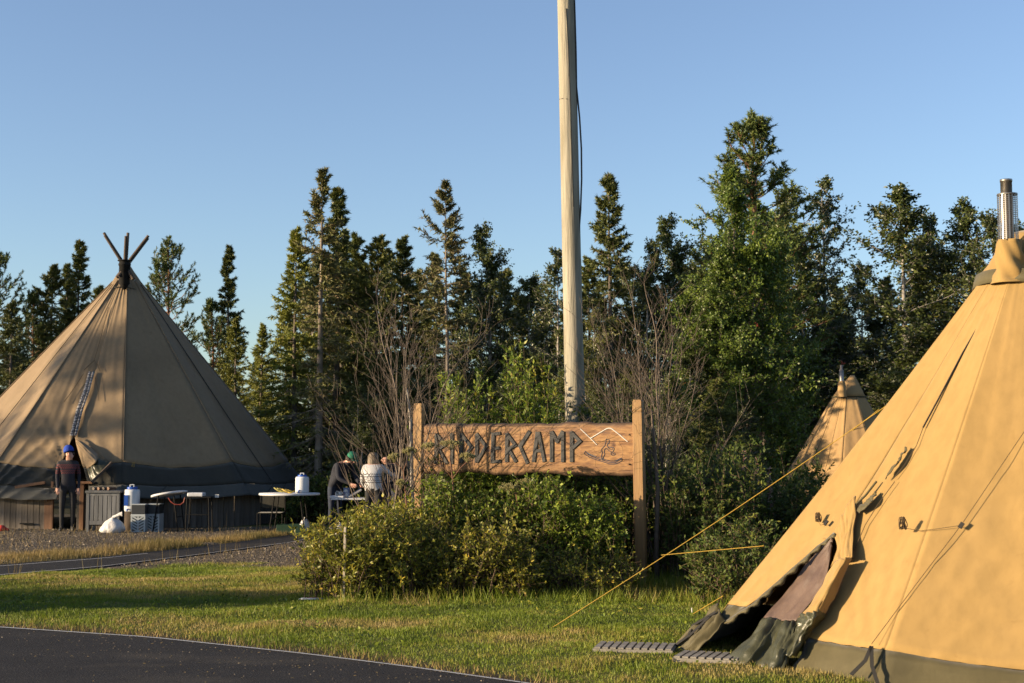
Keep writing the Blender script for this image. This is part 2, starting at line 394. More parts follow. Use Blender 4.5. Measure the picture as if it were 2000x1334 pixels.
X = r_.uniform(-12.5, -1, N); Y = r_.uniform(17, 31, N); g, dr, e, fo = masks(X, Y)
k = frus(X, Y) & (r_.random(N) < g) & ~((Y > interp_y(near_c, X)-.05) & (Y < interp_y(far_c, X)+.05)); X, Y = X[k], Y[k]
s_ = r_.uniform(.006, .020, len(X)); s_[r_.random(len(X)) < .03] *= 2
o_ = np.array([(1,0,0),(-.5,.87,0),(-.5,-.87,0),(0.1,0,.8)])
ang = r_.uniform(0, 6.28, len(X)); ca, sa = np.cos(ang), np.sin(ang)
V = np.stack([np.stack([X+s_*(q[0]*ca-q[1]*sa), Y+s_*(q[0]*sa+q[1]*ca), bumpz(X, Y)+s_*q[2]-.002], -1) for q in o_], 1)
F = (np.array([(0,1,3),(1,2,3),(2,0,3)])[None]+np.arange(len(X))[:, None, None]*4).reshape(-1, 3)
M['stone'] = leafmat('gravel_stone', [(0,(.05,.04,.03)),(.6,(.14,.112,.082)),(1,(.33,.28,.21))], 0, .9)
tag(MB().add(V.reshape(-1, 3), F, np.repeat(r_.random(len(X)), 4)).build('gravel', M['stone']), 'loose grey gravel on the yard before the tent', kind='stuff')
# fallen leaves and grit on the road
N = 500; X = r_.uniform(-4, 2, N); Y = yroad(X)-np.abs(r_.normal(0, 1.3, N))-.15
p = np.stack([X, Y, np.full(N, .02)], -1); a = r_.uniform(0, 6.28, N); d = np.stack([np.cos(a), np.sin(a), r_.uniform(0,.2,N)], -1)
tag(MB().leaves(p, d, r_.uniform(.012,.035,N), .006, r_, flat=3).build('leaf_litter', M['dry_grass']), 'small dry leaves and grit scattered on the asphalt', kind='stuff')
# grit and small stones lying on the asphalt near its edge
N = 700; X = r_.uniform(-4.5, 2.2, N); Y = yroad(X)-np.abs(r_.normal(0, .8, N))-.01; k = r_.random(N) < .35+.65*(fbm(X, Y, .6, 31) > .52); X, Y = X[k], Y[k]
s_ = r_.uniform(.004, .010, len(X)); ang = r_.uniform(0, 6.28, len(X)); ca, sa = np.cos(ang), np.sin(ang)
V = np.stack([np.stack([X+s_*(q[0]*ca-q[1]*sa), Y+s_*(q[0]*sa+q[1]*ca), .014+s_*q[2]+0*X], -1) for q in o_], 1)
F = (np.array([(0,1,3),(1,2,3),(2,0,3)])[None]+np.arange(len(X))[:, None, None]*4).reshape(-1, 3)
tag(MB().add(V.reshape(-1, 3), F, np.repeat(r_.random(len(X)), 4)).build('grit', M['stone']), 'loose pale grit strewn over the asphalt edge', kind='stuff')
# low clover rosettes in the lawn
N = 9000; X = r_.uniform(-6, 5, N); Y = r_.uniform(10.2, 19, N); k = frus(X, Y) & (fbm(X, Y, .7, 21) > .60) & (Y > yroad(X)+.2) & (Y < np.where(X < -1.2, interp_y(near_c, X)-.4, 19)); X, Y = X[k], Y[k]
p = np.stack([X, Y, bumpz(X, Y)+.015], -1); a = r_.uniform(0, 6.28, len(X)); d = np.stack([np.cos(a), np.sin(a), r_.uniform(.1,.8,len(X))], -1)
tag(MB().leaves(p, d, r_.uniform(.03,.06,len(X)), .012, r_, flat=1).build('weeds', M['shrub_leaf']), 'broad leaved weeds growing low in the lawn', kind='stuff')

# ------------------------------------------------------------------ trees
def nrm(a): return a/(np.linalg.norm(a, axis=-1, keepdims=True)+1e-9)
def spruce(h, rad, seed, z0=.08, nb=None, dens=1.0, droop=.35, bare=0.0, prof=None, mat='needle', bark='bark_spruce', old=False, name='spruce', trunk_r=None, ragged=.35, ndl=9):
    r = np.random.default_rng(seed); tr = trunk_r or h*.0125
    zt = np.linspace(0, h, 14); lx = np.cumsum(r.normal(0, .012, 14))*h/8; ly = np.cumsum(r.normal(0, .012, 14))*h/8
    trunk = MB().tube(np.stack([lx, ly, zt], -1), np.maximum(tr*(1-zt/h)**.8, .012), 8)
    nb = nb or int(h*19*dens)
    t = z0+(.985-z0)*(np.arange(nb)+r.uniform(0, 1, nb))/nb; z = t*h
    L = rad*(np.interp(t, *prof) if prof else (1-t)**.75*(.75+.25*np.minimum(t/.25, 1)))+.10
    L = L*r.uniform(1-ragged, 1.12, nb)
    az = r.uniform(0, 2*math.pi, nb)
    el0 = np.interp(t, [0, .5, .85, 1], [-.25-droop, -.1-droop*.5, .35, 1.1])+r.normal(0, .12, nb)
    base = np.stack([np.interp(z, zt, lx), np.interp(z, zt, ly), z], -1)
    S = 5; pts = [base]; hd = np.stack([np.cos(az), np.sin(az), np.zeros(nb)], -1)
    for k in range(S):
        el = el0+(k/S)*.55*(t < .9)-.15*np.sin(k/S*3.1)*droop*2
        d = hd*np.cos(el)[:, None]+np.array([0, 0, 1.])*np.sin(el)[:, None]
        pts.append(pts[-1]+d*(L/S)[:, None]+r.normal(0, .012, (nb, 3))*L[:, None])
    pts = np.array(pts)                          # S+1, nb, 3
    wood = MB()
    for k in range(S):
        wood.cones(pts[k], pts[k+1], (.004+.010*L*(1-k/S)), (.003+.010*L*(1-(k+1)/S)), 3)
    # side twigs
    T = 15; s = r.uniform(.10, 1.0, (nb, T)); kk = np.minimum((s*S).astype(int), S-1); fr = (s*S-kk)[..., None]
    bi = np.arange(nb)[:, None]
    p0 = pts[kk, bi]*(1-fr)+pts[kk+1, bi]*fr
    dl = nrm(pts[kk+1, bi]-pts[kk, bi]); side = np.cross(dl, np.array([0, 0, 1.])); side = nrm(side)
    sg = np.where(r.random((nb, T)) < .5, -1., 1.)[..., None]
    tl = (L[:, None]*r.uniform(.22, .42, (nb, T))*(1.15-s*.7)+.05)[..., None]
    td = nrm(dl*.75+side*sg*r.uniform(.3, 1., (nb, T, 1))+np.array([0, 0, -1.])*r.uniform(-.15, .7, (nb, T, 1))*(t < .85)[:, None, None])
    p1 = p0+td*tl
    keep = np.ones((nb, T), bool)
    if bare > 0:
        tt = np.broadcast_to(t[:, None], (nb, T)); keep = (tt > bare) | ((r.random((nb, T)) < .12+.2*s))
    A = p0.reshape(-1, 3); B = p1.reshape(-1, 3); kp = keep.ravel()
    wood.cones(A, B, .005, .002, 3)
    A, B = A[kp], B[kp]
    # outer part of main branch counts as twig too
    kb = t > bare
    for k in range(1, S): A = np.vstack([A, pts[k][kb]]); B = np.vstack([B, pts[k+1][kb]])
    lenA = np.linalg.norm(B-A, axis=1)
    n_ = max(3, int(ndl)); f = r.random((len(A), n_)); cnt = len(A)*n_
    if old: use = r.random((len(A), n_)) < np.clip(.35+.5*r.random((len(A), 1)), 0, 1)
    else: use = np.ones((len(A), n_), bool)
    P = A[:, None]+(B-A)[:, None]*f[..., None]
    dd = nrm(nrm(B-A)[:, None]*.8+r.normal(0, .55, (len(A), n_, 3)))
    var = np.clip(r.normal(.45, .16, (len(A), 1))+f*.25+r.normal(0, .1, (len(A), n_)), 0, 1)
    P = P[use]; dd = dd[use]; var = var[use]
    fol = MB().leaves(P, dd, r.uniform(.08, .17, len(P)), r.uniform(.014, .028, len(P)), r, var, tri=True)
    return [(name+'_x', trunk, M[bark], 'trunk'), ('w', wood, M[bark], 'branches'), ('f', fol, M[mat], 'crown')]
def pine(h, rad, seed, z0=.45, dens=1., name='pine', prof=None):
    r = np.random.default_rng(seed); zt = np.linspace(0, h, 14)
    lx = np.cumsum(r.normal(0, .02, 14)); ly = np.cumsum(r.normal(0, .02, 14)); tr = h*.014
    trunk = MB().tube(np.stack([lx, ly, zt], -1), np.maximum(tr*(1-zt/h)**.7, .02), 8)
    nb = int(h*(1-z0)*13*dens); t = r.uniform(z0, .99, nb); z = t*h; az = r.uniform(0, 6.283, nb)
    q = (t-z0)/(1-z0)
    L = rad*(np.interp(q, *prof) if prof else np.interp(q, [0,.25,.6,.85,1], [.75,1,.85,.5,.12]))*r.uniform(.6, 1.1, nb)+.1
    el0 = np.interp(q, [0, .6, 1], [0., .3, 1.])+r.normal(0, .15, nb)
    base = np.stack([np.interp(z, zt, lx), np.interp(z, zt, ly), z], -1); hd = np.stack([np.cos(az), np.sin(az), 0*az], -1)
    S = 5; pts = [base]
    for k in range(S):
        el = el0+.12*k
        pts.append(pts[-1]+(hd*np.cos(el)[:, None]+np.array([0,0,1.])*np.sin(el)[:, None])*(L/S)[:, None]+r.normal(0, .02, (nb, 3))*L[:, None])
    pts = np.array(pts); wood = MB()
    for k in range(S): wood.cones(pts[k], pts[k+1], .006+.014*L*(1-k/S), .004+.014*L*(1-(k+1)/S), 4)
    T = 15; s = r.uniform(.35, 1.02, (nb, T)); kk = np.minimum((s*S).astype(int), S-1); fr = (s*S-kk)[..., None]; bi = np.arange(nb)[:, None]
    p0 = pts[kk, bi]*(1-fr)+pts[kk+1, bi]*fr; dl = nrm(pts[kk+1, bi]-pts[kk, bi])
    td = nrm(dl+r.normal(0, .55, (nb, T, 3))+np.array([0,0,.55])); tl = r.uniform(.15, .38, (nb, T, 1))*min(1, rad/1.2)
    p1 = p0+td*tl; A = p0.reshape(-1, 3); B = p1.reshape(-1, 3); wood.cones(A, B, .007, .004, 3)
    n_ = 30; f = r.random((len(A), n_))**.6; P = A[:, None]+(B-A)[:, None]*(.2+.85*f[..., None])
    dd = nrm(nrm(B-A)[:, None]*.7+r.normal(0, .6, (len(A), n_, 3)))
    var = np.clip(r.normal(.45, .15, (len(A), 1))+r.normal(0, .12, (len(A), n_)), 0, 1)
    fol = MB().leaves(P.reshape(-1, 3), dd.reshape(-1, 3), r.uniform(.07, .13, P.shape[0]*n_), .014, r, var.ravel(), tri=True)
    return [('x', trunk, M['bark_pine'], 'trunk'), ('w', wood, M['bark_pine'], 'branches'), ('f', fol, M['needle_pine'], 'crown')]
def broadleaf(h, rad, seed, z0=.15, mat='birch_leaf', bark='bark_birch', nb=46, leaf=.085, T=16, nl=16, hang=.35, stems=1, prof=None, name='birch', lean=(0, 0), up=.75, berries=0, sparse=1.0):
    r = np.random.default_rng(seed); trunk = MB(); wood = MB(); A_, B_ = [], []
    for st in range(stems):
        hh = h*(1 if st == 0 else r.uniform(.65, .9)); zt = np.linspace(0, 1, 14)
        ox, oy = (0, 0) if st == 0 else r.normal(0, rad*.35, 2)
        lx = zt*lean[0]+zt**1.3*ox+np.cumsum(r.normal(0, .018, 14))*zt; ly = zt*lean[1]+zt**1.3*oy+np.cumsum(r.normal(0, .018, 14))*zt
        tr = h*.009+.01
        trunk.tube(np.stack([lx, ly, zt*hh], -1), np.maximum(tr*(1-zt)**.8, .008), 7)
        n_b = int(nb*(1 if st == 0 else .6))
        t = z0+(.99-z0)*((np.arange(n_b)+r.uniform(0, 1, n_b))/n_b)**.85; az = r.uniform(0, 6.283, n_b); q = (t-z0)/(1-z0)
        L = rad*(np.interp(q, *prof) if prof else np.interp(q, [0,.2,.5,.8,1], [.6,.95,1,.65,.15]))*r.uniform(.55, 1.15, n_b)+.12
        el0 = np.interp(q, [0, .6, 1], [up*.55, up, 1.25])+r.normal(0, .15, n_b)
        base = np.stack([np.interp(t, zt, lx), np.interp(t, zt, ly), t*hh], -1); hd = np.stack([np.cos(az), np.sin(az), 0*az], -1)
        S = 6; pts = [base]
        for k in range(S):
            el = el0-(k/S)*hang*1.3
            pts.append(pts[-1]+(hd*np.cos(el)[:, None]+np.array([0,0,1.])*np.sin(el)[:, None])*(L/S)[:, None]+r.normal(0, .03, (n_b, 3))*L[:, None])
        pts = np.array(pts)
        for k in range(S): wood.cones(pts[k], pts[k+1], .004+.011*L*(1-k/S), .003+.011*L*(1-(k+1)/S), 4)
        s = r.uniform(.2, 1.0, (n_b, T)); kk = np.minimum((s*S).astype(int), S-1); fr = (s*S-kk)[..., None]; bi = np.arange(n_b)[:, None]
        p0 = pts[kk, bi]*(1-fr)+pts[kk+1, bi]*fr; dl = nrm(pts[kk+1, bi]-pts[kk, bi])
        td = nrm(dl*.7+r.normal(0, .6, (n_b, T, 3))+np.array([0,0,.15-hang*.6])); tl = (L[:, None]*r.uniform(.25, .55, (n_b, T)))[..., None]*.8+.08
        A_.append(p0.reshape(-1, 3)); B_.append((p0+td*tl).reshape(-1, 3))
    A = np.vstack(A_); B = np.vstack(B_); wood.cones(A, B, .005, .002, 3)
    kp = r.random(len(A)) < sparse; A, B = A[kp], B[kp]
    f = r.random((len(A), nl)); P = A[:, None]+(B-A)[:, None]*f[..., None]+r.normal(0, .035, (len(A), nl, 3))
    dd = nrm(nrm(B-A)[:, None]*.5+r.normal(0, .7, (len(A), nl, 3))+np.array([0,0,-.35]))
    var = np.clip(r.normal(.42, .15, (len(A), 1))+r.normal(0, .15, (len(A), nl)), 0, 1)
    N = len(A)*nl
    fol = MB().leaves(P.reshape(-1, 3), dd.reshape(-1, 3), leaf*r.uniform(.7, 1.25, N), leaf*.3, r, var.ravel())
    out = [('x', trunk, M[bark], 'trunk'), ('w', wood, M[bark], 'branches'), ('f', fol, M[mat], 'crown')]
    if berries:
        bb = MB(); ids = r.choice(len(A), berries, replace=False)
        for i in ids:
            for q in r.normal(0, .05, (9, 3)): bb.lathe([(0,-.022),(.019,-.01),(.019,.01),(0,.022)], B[i]+q, 6)
        out.append(('b', bb, M['berry'], 'berry_cluster'))
    return out
def realise(parts):
    return [(mb.mesh(nm_, mt, smooth=(nm_ in ('trunk',))), nm_) for (_, mb, mt, nm_) in parts]
def plant(kind, meshes, loc, label, cat='tree', group=None, rz=0., sc=1., scz=None):
    root = empty(kind, loc, label, cat, group, rz); root.scale = (sc, sc, scz or sc)
    for me, nme in meshes:
        q = link(bpy.data.objects.new(nme, me), root)
        if nme == 'berry_cluster': q['kind'] = 'stuff'
    return root
def hz(py, D): return 1.6-(py-886)/FPX*D
def xat(px, D): return (px-1000)/FPX*D
def place(kind, meshes, mh, px, top, D, label, rz=None, w=1., group='trees of the wood behind the camp'):
    k = hz(top, D)/mh
    return plant(kind, meshes, (xat(px, D), D, 0), label, 'tree', group, random.uniform(0, 6.28) if rz is None else rz, k*w, k)

oldprof = ([0,.3,.42,.5,.62,.72,.78,.86,.93,1],[.35,.55,.8,1.,.9,.5,.55,.75,.5,.05])
tall = realise(spruce(10, 1.0, 11, z0=.10, dens=.8, bare=.36, prof=([0,.2,.4,.55,.75,.83,.86,.93,1],[.95,1.15,1.05,.9,.6,.75,.42,.25,.03]), mat='needle_old', bark='bark_pale', old=True, ragged=.65, trunk_r=.13, ndl=10))
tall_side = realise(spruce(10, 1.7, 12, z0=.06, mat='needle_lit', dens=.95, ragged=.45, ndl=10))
bareold = realise(spruce(10, .95, 13, z0=.12, dens=.75, bare=.52, prof=([0,.4,.55,.68,.8,.9,1],[.3,.4,.85,1.2,.85,.45,.05]), mat='needle_old', bark='bark_pale', old=True, ragged=.5, droop=.2, trunk_r=.09, ndl=11))
spA = realise(spruce(10, 1.85, 14, dens=1.0, mat='needle'))
spB = realise(spruce(10, 1.4, 15, dens=1.0, mat='needle', ragged=.45))
spC = realise(spruce(10, 2.5, 16, dens=1.05, mat='needle', ragged=.4, droop=.2))
spN = realise(spruce(10, 1.15, 17, dens=.9, mat='needle', ragged=.55, droop=.55))
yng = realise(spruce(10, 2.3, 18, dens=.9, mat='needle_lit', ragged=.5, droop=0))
spD = realise(spruce(10, 1.9, 19, dens=1.1, mat='needle', bare=0, ragged=.55, prof=([0,.3,.5,.6,.72,.85,1],[1,1,.85,.9,.55,.45,.03])))
piA = realise(pine(10, 1.75, 21, z0=.42))
piB = realise(pine(10, 1.6, 22, z0=.3, dens=1.2))
piC = realise(pine(10, 1.7, 23, z0=.35, dens=1.1, prof=([0,.2,.45,.6,.75,.85,.95,1],[1.,.95,.9,.75,.55,.62,.35,.15])))
biA = realise(broadleaf(10, 1.5, 31, z0=.12, leaf=.10, stems=2))
biB = realise(broadleaf(10, 1.9, 32, z0=.10, leaf=.10, stems=2, nb=56))
biC = realise(broadleaf(10, 1.25, 33, z0=.2, leaf=.10, stems=1, nb=54, hang=.2))
biS = realise(broadleaf(10, 1.3, 34, z0=.15, leaf=.10, stems=2, sparse=.6, nb=50))
biY = realise(broadleaf(10, 2.1, 35, z0=.08, leaf=.10, mat='birch_leaf_y', stems=3, hang=.6, nb=44))
row = realise(broadleaf(10, 2.0, 36, z0=.06, leaf=.095, mat='rowan_leaf', bark='bark_spruce', stems=3, hang=.15, nb=60, berries=16, T=15, nl=28))

F_ = 'trees of the wood behind the camp'
place('pine_tree', piA, 10, -8, 505, 46, 'pine cut by the left picture edge, its loose crown paler than its neighbours')
place('spruce_tree', spC, 10, 18, 590, 42, 'dark broad spruce low behind the left slope of the beige tipi, nearest the left edge')
place('pine_tree', piB, 10, 62, 585, 47, 'bushy low pine between the left edge and the twin topped conifers')
place('spruce_tree', spD, 10, 97, 518, 47, 'bushy dark conifer with a blunt top, left of the slim spruce above the tipi slope')
place('spruce_tree', spN, 10, 122, 512, 50, 'thin spike topped spruce squeezed between the blunt conifer and the slim tall spruce')
place('spruce_tree', spB, 10, 151, 468, 47, 'slim dark spruce highest of those left of the beige tipi')
place('spruce_tree', spC, 10, 190, 560, 52, 'dark spruce half hidden behind the upper left slope of the beige tipi')
place('pine_tree', piA, 10, 332, 488, 50, 'pine with rounded open crown just right of the tipi chimney', rz=2.0)
place('pine_tree', piB, 10, 412, 600, 46, 'small pine between the rounded pine and the narrow ragged spruce')
place('spruce_tree', spN, 10, 447, 476, 50, 'narrow ragged spruce standing alone against the sky right of the tipi')
place('spruce_tree', yng, 10, 462, 622, 40, 'young pale green conifer in front of the narrow ragged spruce')
place('spruce_tree', yng, 10, 508, 634, 38, 'young sunlit conifer between the pale young one and the big sunlit spruce')
place('spruce_tree', tall_side, 10, 574, 444, 36.5, 'sunlit yellow green spruce left of the tallest old spruce')
place('old_spruce_tree', tall, 10, 626, 320, 33.5, 'tallest old spruce with pale sunlit lower trunk and dead branches', rz=3.0)
place('spruce_tree', spB, 10, 657, 364, 37, 'dark spruce close behind the right side of the tallest old spruce', w=1.1)
place('spruce_tree', spA, 10, 693, 455, 38.5, 'dark spruce with spreading tips between the tallest old one and the pair to its right')
place('spruce_tree', spD, 10, 735, 460, 37, 'left one of the dark spruce pair behind the leafless bush')
place('spruce_tree', spA, 10, 785, 460, 38, 'right one of the dark spruce pair behind the leafless bush', rz=1)
place('old_spruce_tree', bareold, 10, 873, 350, 33, 'thin old spruce with a bare lower trunk and brown twiggy crown', rz=1.2)
place('spruce_tree', spB, 10, 850, 492, 37, 'short dark spruce hard behind the thin bare trunked one')
place('birch_tree', biA, 10, 958, 455, 38, 'birch with pointed crown between the bare trunked spruce and the pole')
place('birch_tree', biB, 10, 1035, 548, 38, 'low round birch between the pointed birch and the utility pole')
place('birch_tree', biS, 10, 1092, 492, 37, 'sparse birch crown showing just left of the utility pole')
place('spruce_tree', spA, 10, 1190, 335, 38, 'tall dark spruce just right of the utility pole', w=.95)
place('birch_tree', biY, 10, 1160, 620, 30, 'yellowing birch low behind the utility pole, right side')
place('birch_tree', biA, 10, 1262, 485, 38, 'olive green birch behind the right hand leafless bush', rz=.5)
place('birch_tree', biA, 10, 1322, 438, 39, 'birch with fine pointed top left of the big rowan', rz=4)
place('pine_tree', piC, 10, 1475, 258, 39, 'tallest pine rising above the rowan', w=1.35)
place('rowan_tree', row, 10, 1440, 352, 32, 'bright green rowan with red berry clusters under the tall pine', w=.95)
place('rowan_tree', row, 10, 1405, 500, 31, 'lower rowan on the left flank of the big rowan', rz=2)
place('rowan_tree', row, 10, 1490, 405, 42, 'upper rowan crown filling in below the right side of the tall pine', rz=4)
place('birch_tree', biB, 10, 1540, 372, 45, 'sunlit olive birch touching the right side of the rowan')
place('birch_tree', biS, 10, 1612, 355, 46, 'open branched birch with sky showing through, right of the rowan', w=1.1)
place('birch_tree', biY, 10, 1596, 600, 46.5, 'olive yellow birch low in front of the open branched one')
place('birch_tree', biB, 10, 1685, 520, 47, 'low dark birch in the gap right of the open branched one')
place('birch_tree', biC, 10, 1770, 375, 38, 'tall dense birch above the small tent', w=1.5)
place('birch_tree', biA, 10, 1825, 430, 39, 'dark birch on the right flank of the tall dense one', rz=2.2)
place('birch_tree', biC, 10, 1888, 403, 38, 'slender dark birch second from the metal flue', w=1.1)
place('birch_tree', biB, 10, 1948, 425, 37, 'dark birch directly behind the metal flue')
place('birch_tree', biA, 10, 2030, 400, 38, 'birch cut by the right picture edge behind the flue', rz=1.1)
# second row: crowns that close the wood, seen in the gaps
fill = [(spC,'spruce_tree'),(biB,'birch_tree'),(spA,'spruce_tree'),(biA,'birch_tree')]
cols = [(20,680,48),(80,640,55),(505,700,46),(560,600,45),(610,520,46),(665,500,44),(710,560,47),(760,540,46),(815,560,44),(905,560,45),(940,600,42),(985,560,46),(1015,610,43),(1065,600,45),(1110,590,42),(1150,500,44),(1225,520,43),(1285,560,45),(1345,520,44),(1380,480,45),(1430,450,46),(1500,430,45),(1570,480,44),(1640,560,49),(1660,640,50),(1715,600,48),(1735,540,48),(1800,480,46),(1850,500,45),(1915,500,44),(1975,500,45),(2040,480,45)]
marks = [(90,'the conifers left of the beige tipi'),(300,'the upper right slope of the beige tipi'),(447,'the narrow ragged spruce'),(626,'the tallest old spruce'),(760,'the dark spruce pair'),(873,'the thin bare trunked spruce'),(1123,'the utility pole'),(1322,'the fine pointed birch'),(1458,'the big rowan'),(1658,'the small tan tent'),(1770,'the tall dense birch'),(1888,'the slender dark birch'),(1971,'the metal flue')]
ORD = ['nearest','second','third','fourth','fifth','sixth']
def row_labels(items, text):
    grp = {}
    for k, it in enumerate(items):
        m_ = min(marks, key=lambda q: abs(q[0]-it[0])); grp.setdefault((m_, it[0] < m_[0]), []).append((abs(it[0]-m_[0]), k))
    out = {}
    for (m_, left), L in grp.items():
        for n_, (_, k) in enumerate(sorted(L)): out[k] = f"{text}, {ORD[n_]} on the {'left' if left else 'right'} of {m_[1]}"
    return out
lab = row_labels(cols, 'dark second row tree')
for i, (px, top, D) in enumerate(cols):
    top = top-35 if 640 < px < 1120 else top
    me, kd = fill[(i*7+i//3) % 4] if px > 600 else fill[(i % 2)*2]
    place(kd, me, 10, px, top, D, lab[i], w=1.15, group='second row trees of the wood')
saps = [(700,760,33),(740,700,35),(800,740,33.5),(840,720,35),(900,740,33),(950,720,34),(1000,730,33),(1050,700,34.5),(1090,730,31),(1170,760,29),(1230,720,29.5),(1300,740,28),(1350,700,31),(1400,740,28.5),(1450,790,30),(1560,740,46.5),(1640,760,47),(1700,720,46.5),(1760,700,38),(1820,680,38),(1880,680,38)]
lab = row_labels(saps, 'shaded sapling in the undergrowth')
for i, (px, top, D) in enumerate(saps):
    place('sapling', [biB, spC, biA][i % 3], 10, px, top, D, lab[i], w=1.5, group='saplings along the front of the wood')
# a wood that goes on beyond both sides of the frame
for i, (X, Y, h) in enumerate([(-22,44,8),(-25,40,7.5),(-28,46,9),(-32,41,8),(-20,50,9),(19,44,9),(22,40,8.5),(26,43,9),(24,34,8),(30,38,9),(-36,36,8.5)]):
    me, kd = fill[i % 4]
    plant(kd, me, (X, Y, 0), 'tree of the wood beyond the side of the picture', 'tree', 'trees beyond the picture sides', i, h/10)

# pines and bushes left of the frame, whose shadows fall on the tipi and the lawn
plant('pine_tree', realise(pine(10, 2.0, 24, z0=.52, dens=1.2)), (-46, 20.2, 0), 'pine beyond the left side of the picture', 'tree', None, 0, 1.27)

# ------------------------------------------------------------------ tents
class Tent:
    """polygonal cone: corners at given angles; z from 0 to ring"""
    def __init__(s, c, th, rad, zr, rr, sag=.03, concave=.0, seed=0, wr=.012):
        s.c = Vector(c); s.th = [R(a) for a in th]; s.rad = rad; s.zr = zr; s.rr = rr; s.sag = sag; s.cc = concave; s.seed = seed; s.wr = wr; s.fan = None; s.n = len(th)
        cam_d = Vector((CAM.x-s.c.x, CAM.y-s.c.y)); s.a0 = math.atan2(cam_d.x, -cam_d.y)    # angle from -Y towards +X that faces the camera
    def corner(s, i, z):
        i %= s.n; v = max(-.05, z/s.zr); r = s.rad[i]*(1-v)+s.rr*v-s.cc*s.rad[i]*math.sin(math.pi*min(max(v, 0), 1))
        a = s.a0+s.th[i]
        return Vector((s.c.x+r*math.sin(a), s.c.y-r*math.cos(a), s.c.z+z))
    def normal(s, i):
        a, b, c_ = s.corner(i, 0), s.corner(i+1, 0), s.corner(i, s.zr)
        n = (b-a).cross(c_-a).normalized(); return n
    def pt(s, i, u, z, off=0.0, wr=None):
        a, b = s.corner(i, z), s.corner(i+1, z); p = a.lerp(b, u); n = s.normal(i)
        v = min(max(z/s.zr, 0), 1); p = p-n*(s.sag*4*u*(1-u)*math.sin(math.pi*v**.8)*(a-b).length)
        w = s.wr if wr is None else wr
        if w:
            e = 4*u*(1-u)
            k = noise.noise(Vector((u*5+i*7.3, z*.7, s.seed)))*.6+noise.noise(Vector((u*15+i*7.3+z*.6, z*.45, s.seed+4)))*.55+.12*noise.noise(Vector((u*6+i*3, z*3.5, s.seed+9)))
            # tension folds fanning out of each pegged corner
            for uu, q in ((u, 1), (1-u, 2)):
                an = math.atan2(uu*(a-b).length+.02, max(z, 0)+.12)
                k += (1-2*abs(math.sin(an*15+q+2*noise.noise(Vector((an*3, z*.5, i))))))*.75*math.exp(-((uu*(a-b).length)**2+z*z)/(1.7 if s.zr < 4 else 6))
            if s.fan and s.fan[0] == i and u < s.fan[1]:
                L_ = (a-b).length; an = math.atan2((s.fan[1]-u)*L_, z-s.fan[2]) if z > s.fan[2]-.2 else 1.7
                ds = math.hypot((s.fan[1]-u)*L_, z-s.fan[2]); k += (math.sin(an*34+2.5*noise.noise(Vector((an*2.5, ds*.8, 2)))+1.5*math.sin(an*9))*.85)*math.exp(-(ds/1.35)**2)
            p = p+n*(k*w*e**.35)
        return p+n*off
    def facet_uv(s, i, px, py):
        p0 = s.corner(i, 0); n = s.normal(i); p = on_plane(px, py, p0, n); z = p.z-s.c.z
        a, b = s.corner(i, z), s.corner(i+1, z); d = b-a
        return (p-a).dot(d)/d.length_squared, z
    def onf(s, i, px, py, off=0.0):
        n = s.normal(i); return on_plane(px, py, s.corner(i, 0)+n*off, n)
    def panel(s, i, zlo, zhi, nu=24, nz=40, u0=0., u1=1., off=0., mb=None, wr=None):
        """zlo, zhi, u0, u1 may be functions of u / z"""
        f = lambda q, x: q(x) if callable(q) else q
        P = []
        for k in range(nz+1):
            row = []
            for j in range(nu+1):
                t = j/nu
                zz = None
                for it in range(2):
                    uu = t if zz is None else f(u0, zz)*(1-t)+f(u1, zz)*t
                    zz = f(zlo, uu)*(1-k/nz)+f(zhi, uu)*(k/nz)
                uu = f(u0, zz)*(1-t)+f(u1, zz)*t
                row.append(tuple(s.pt(i, uu, zz, off, wr)))
            P.append(row)
        mb.grid(P); return mb
def solid(o, t=.004):
    md = o.modifiers.new('solid', 'SOLIDIFY'); md.thickness = t; md.offset = 0; return o
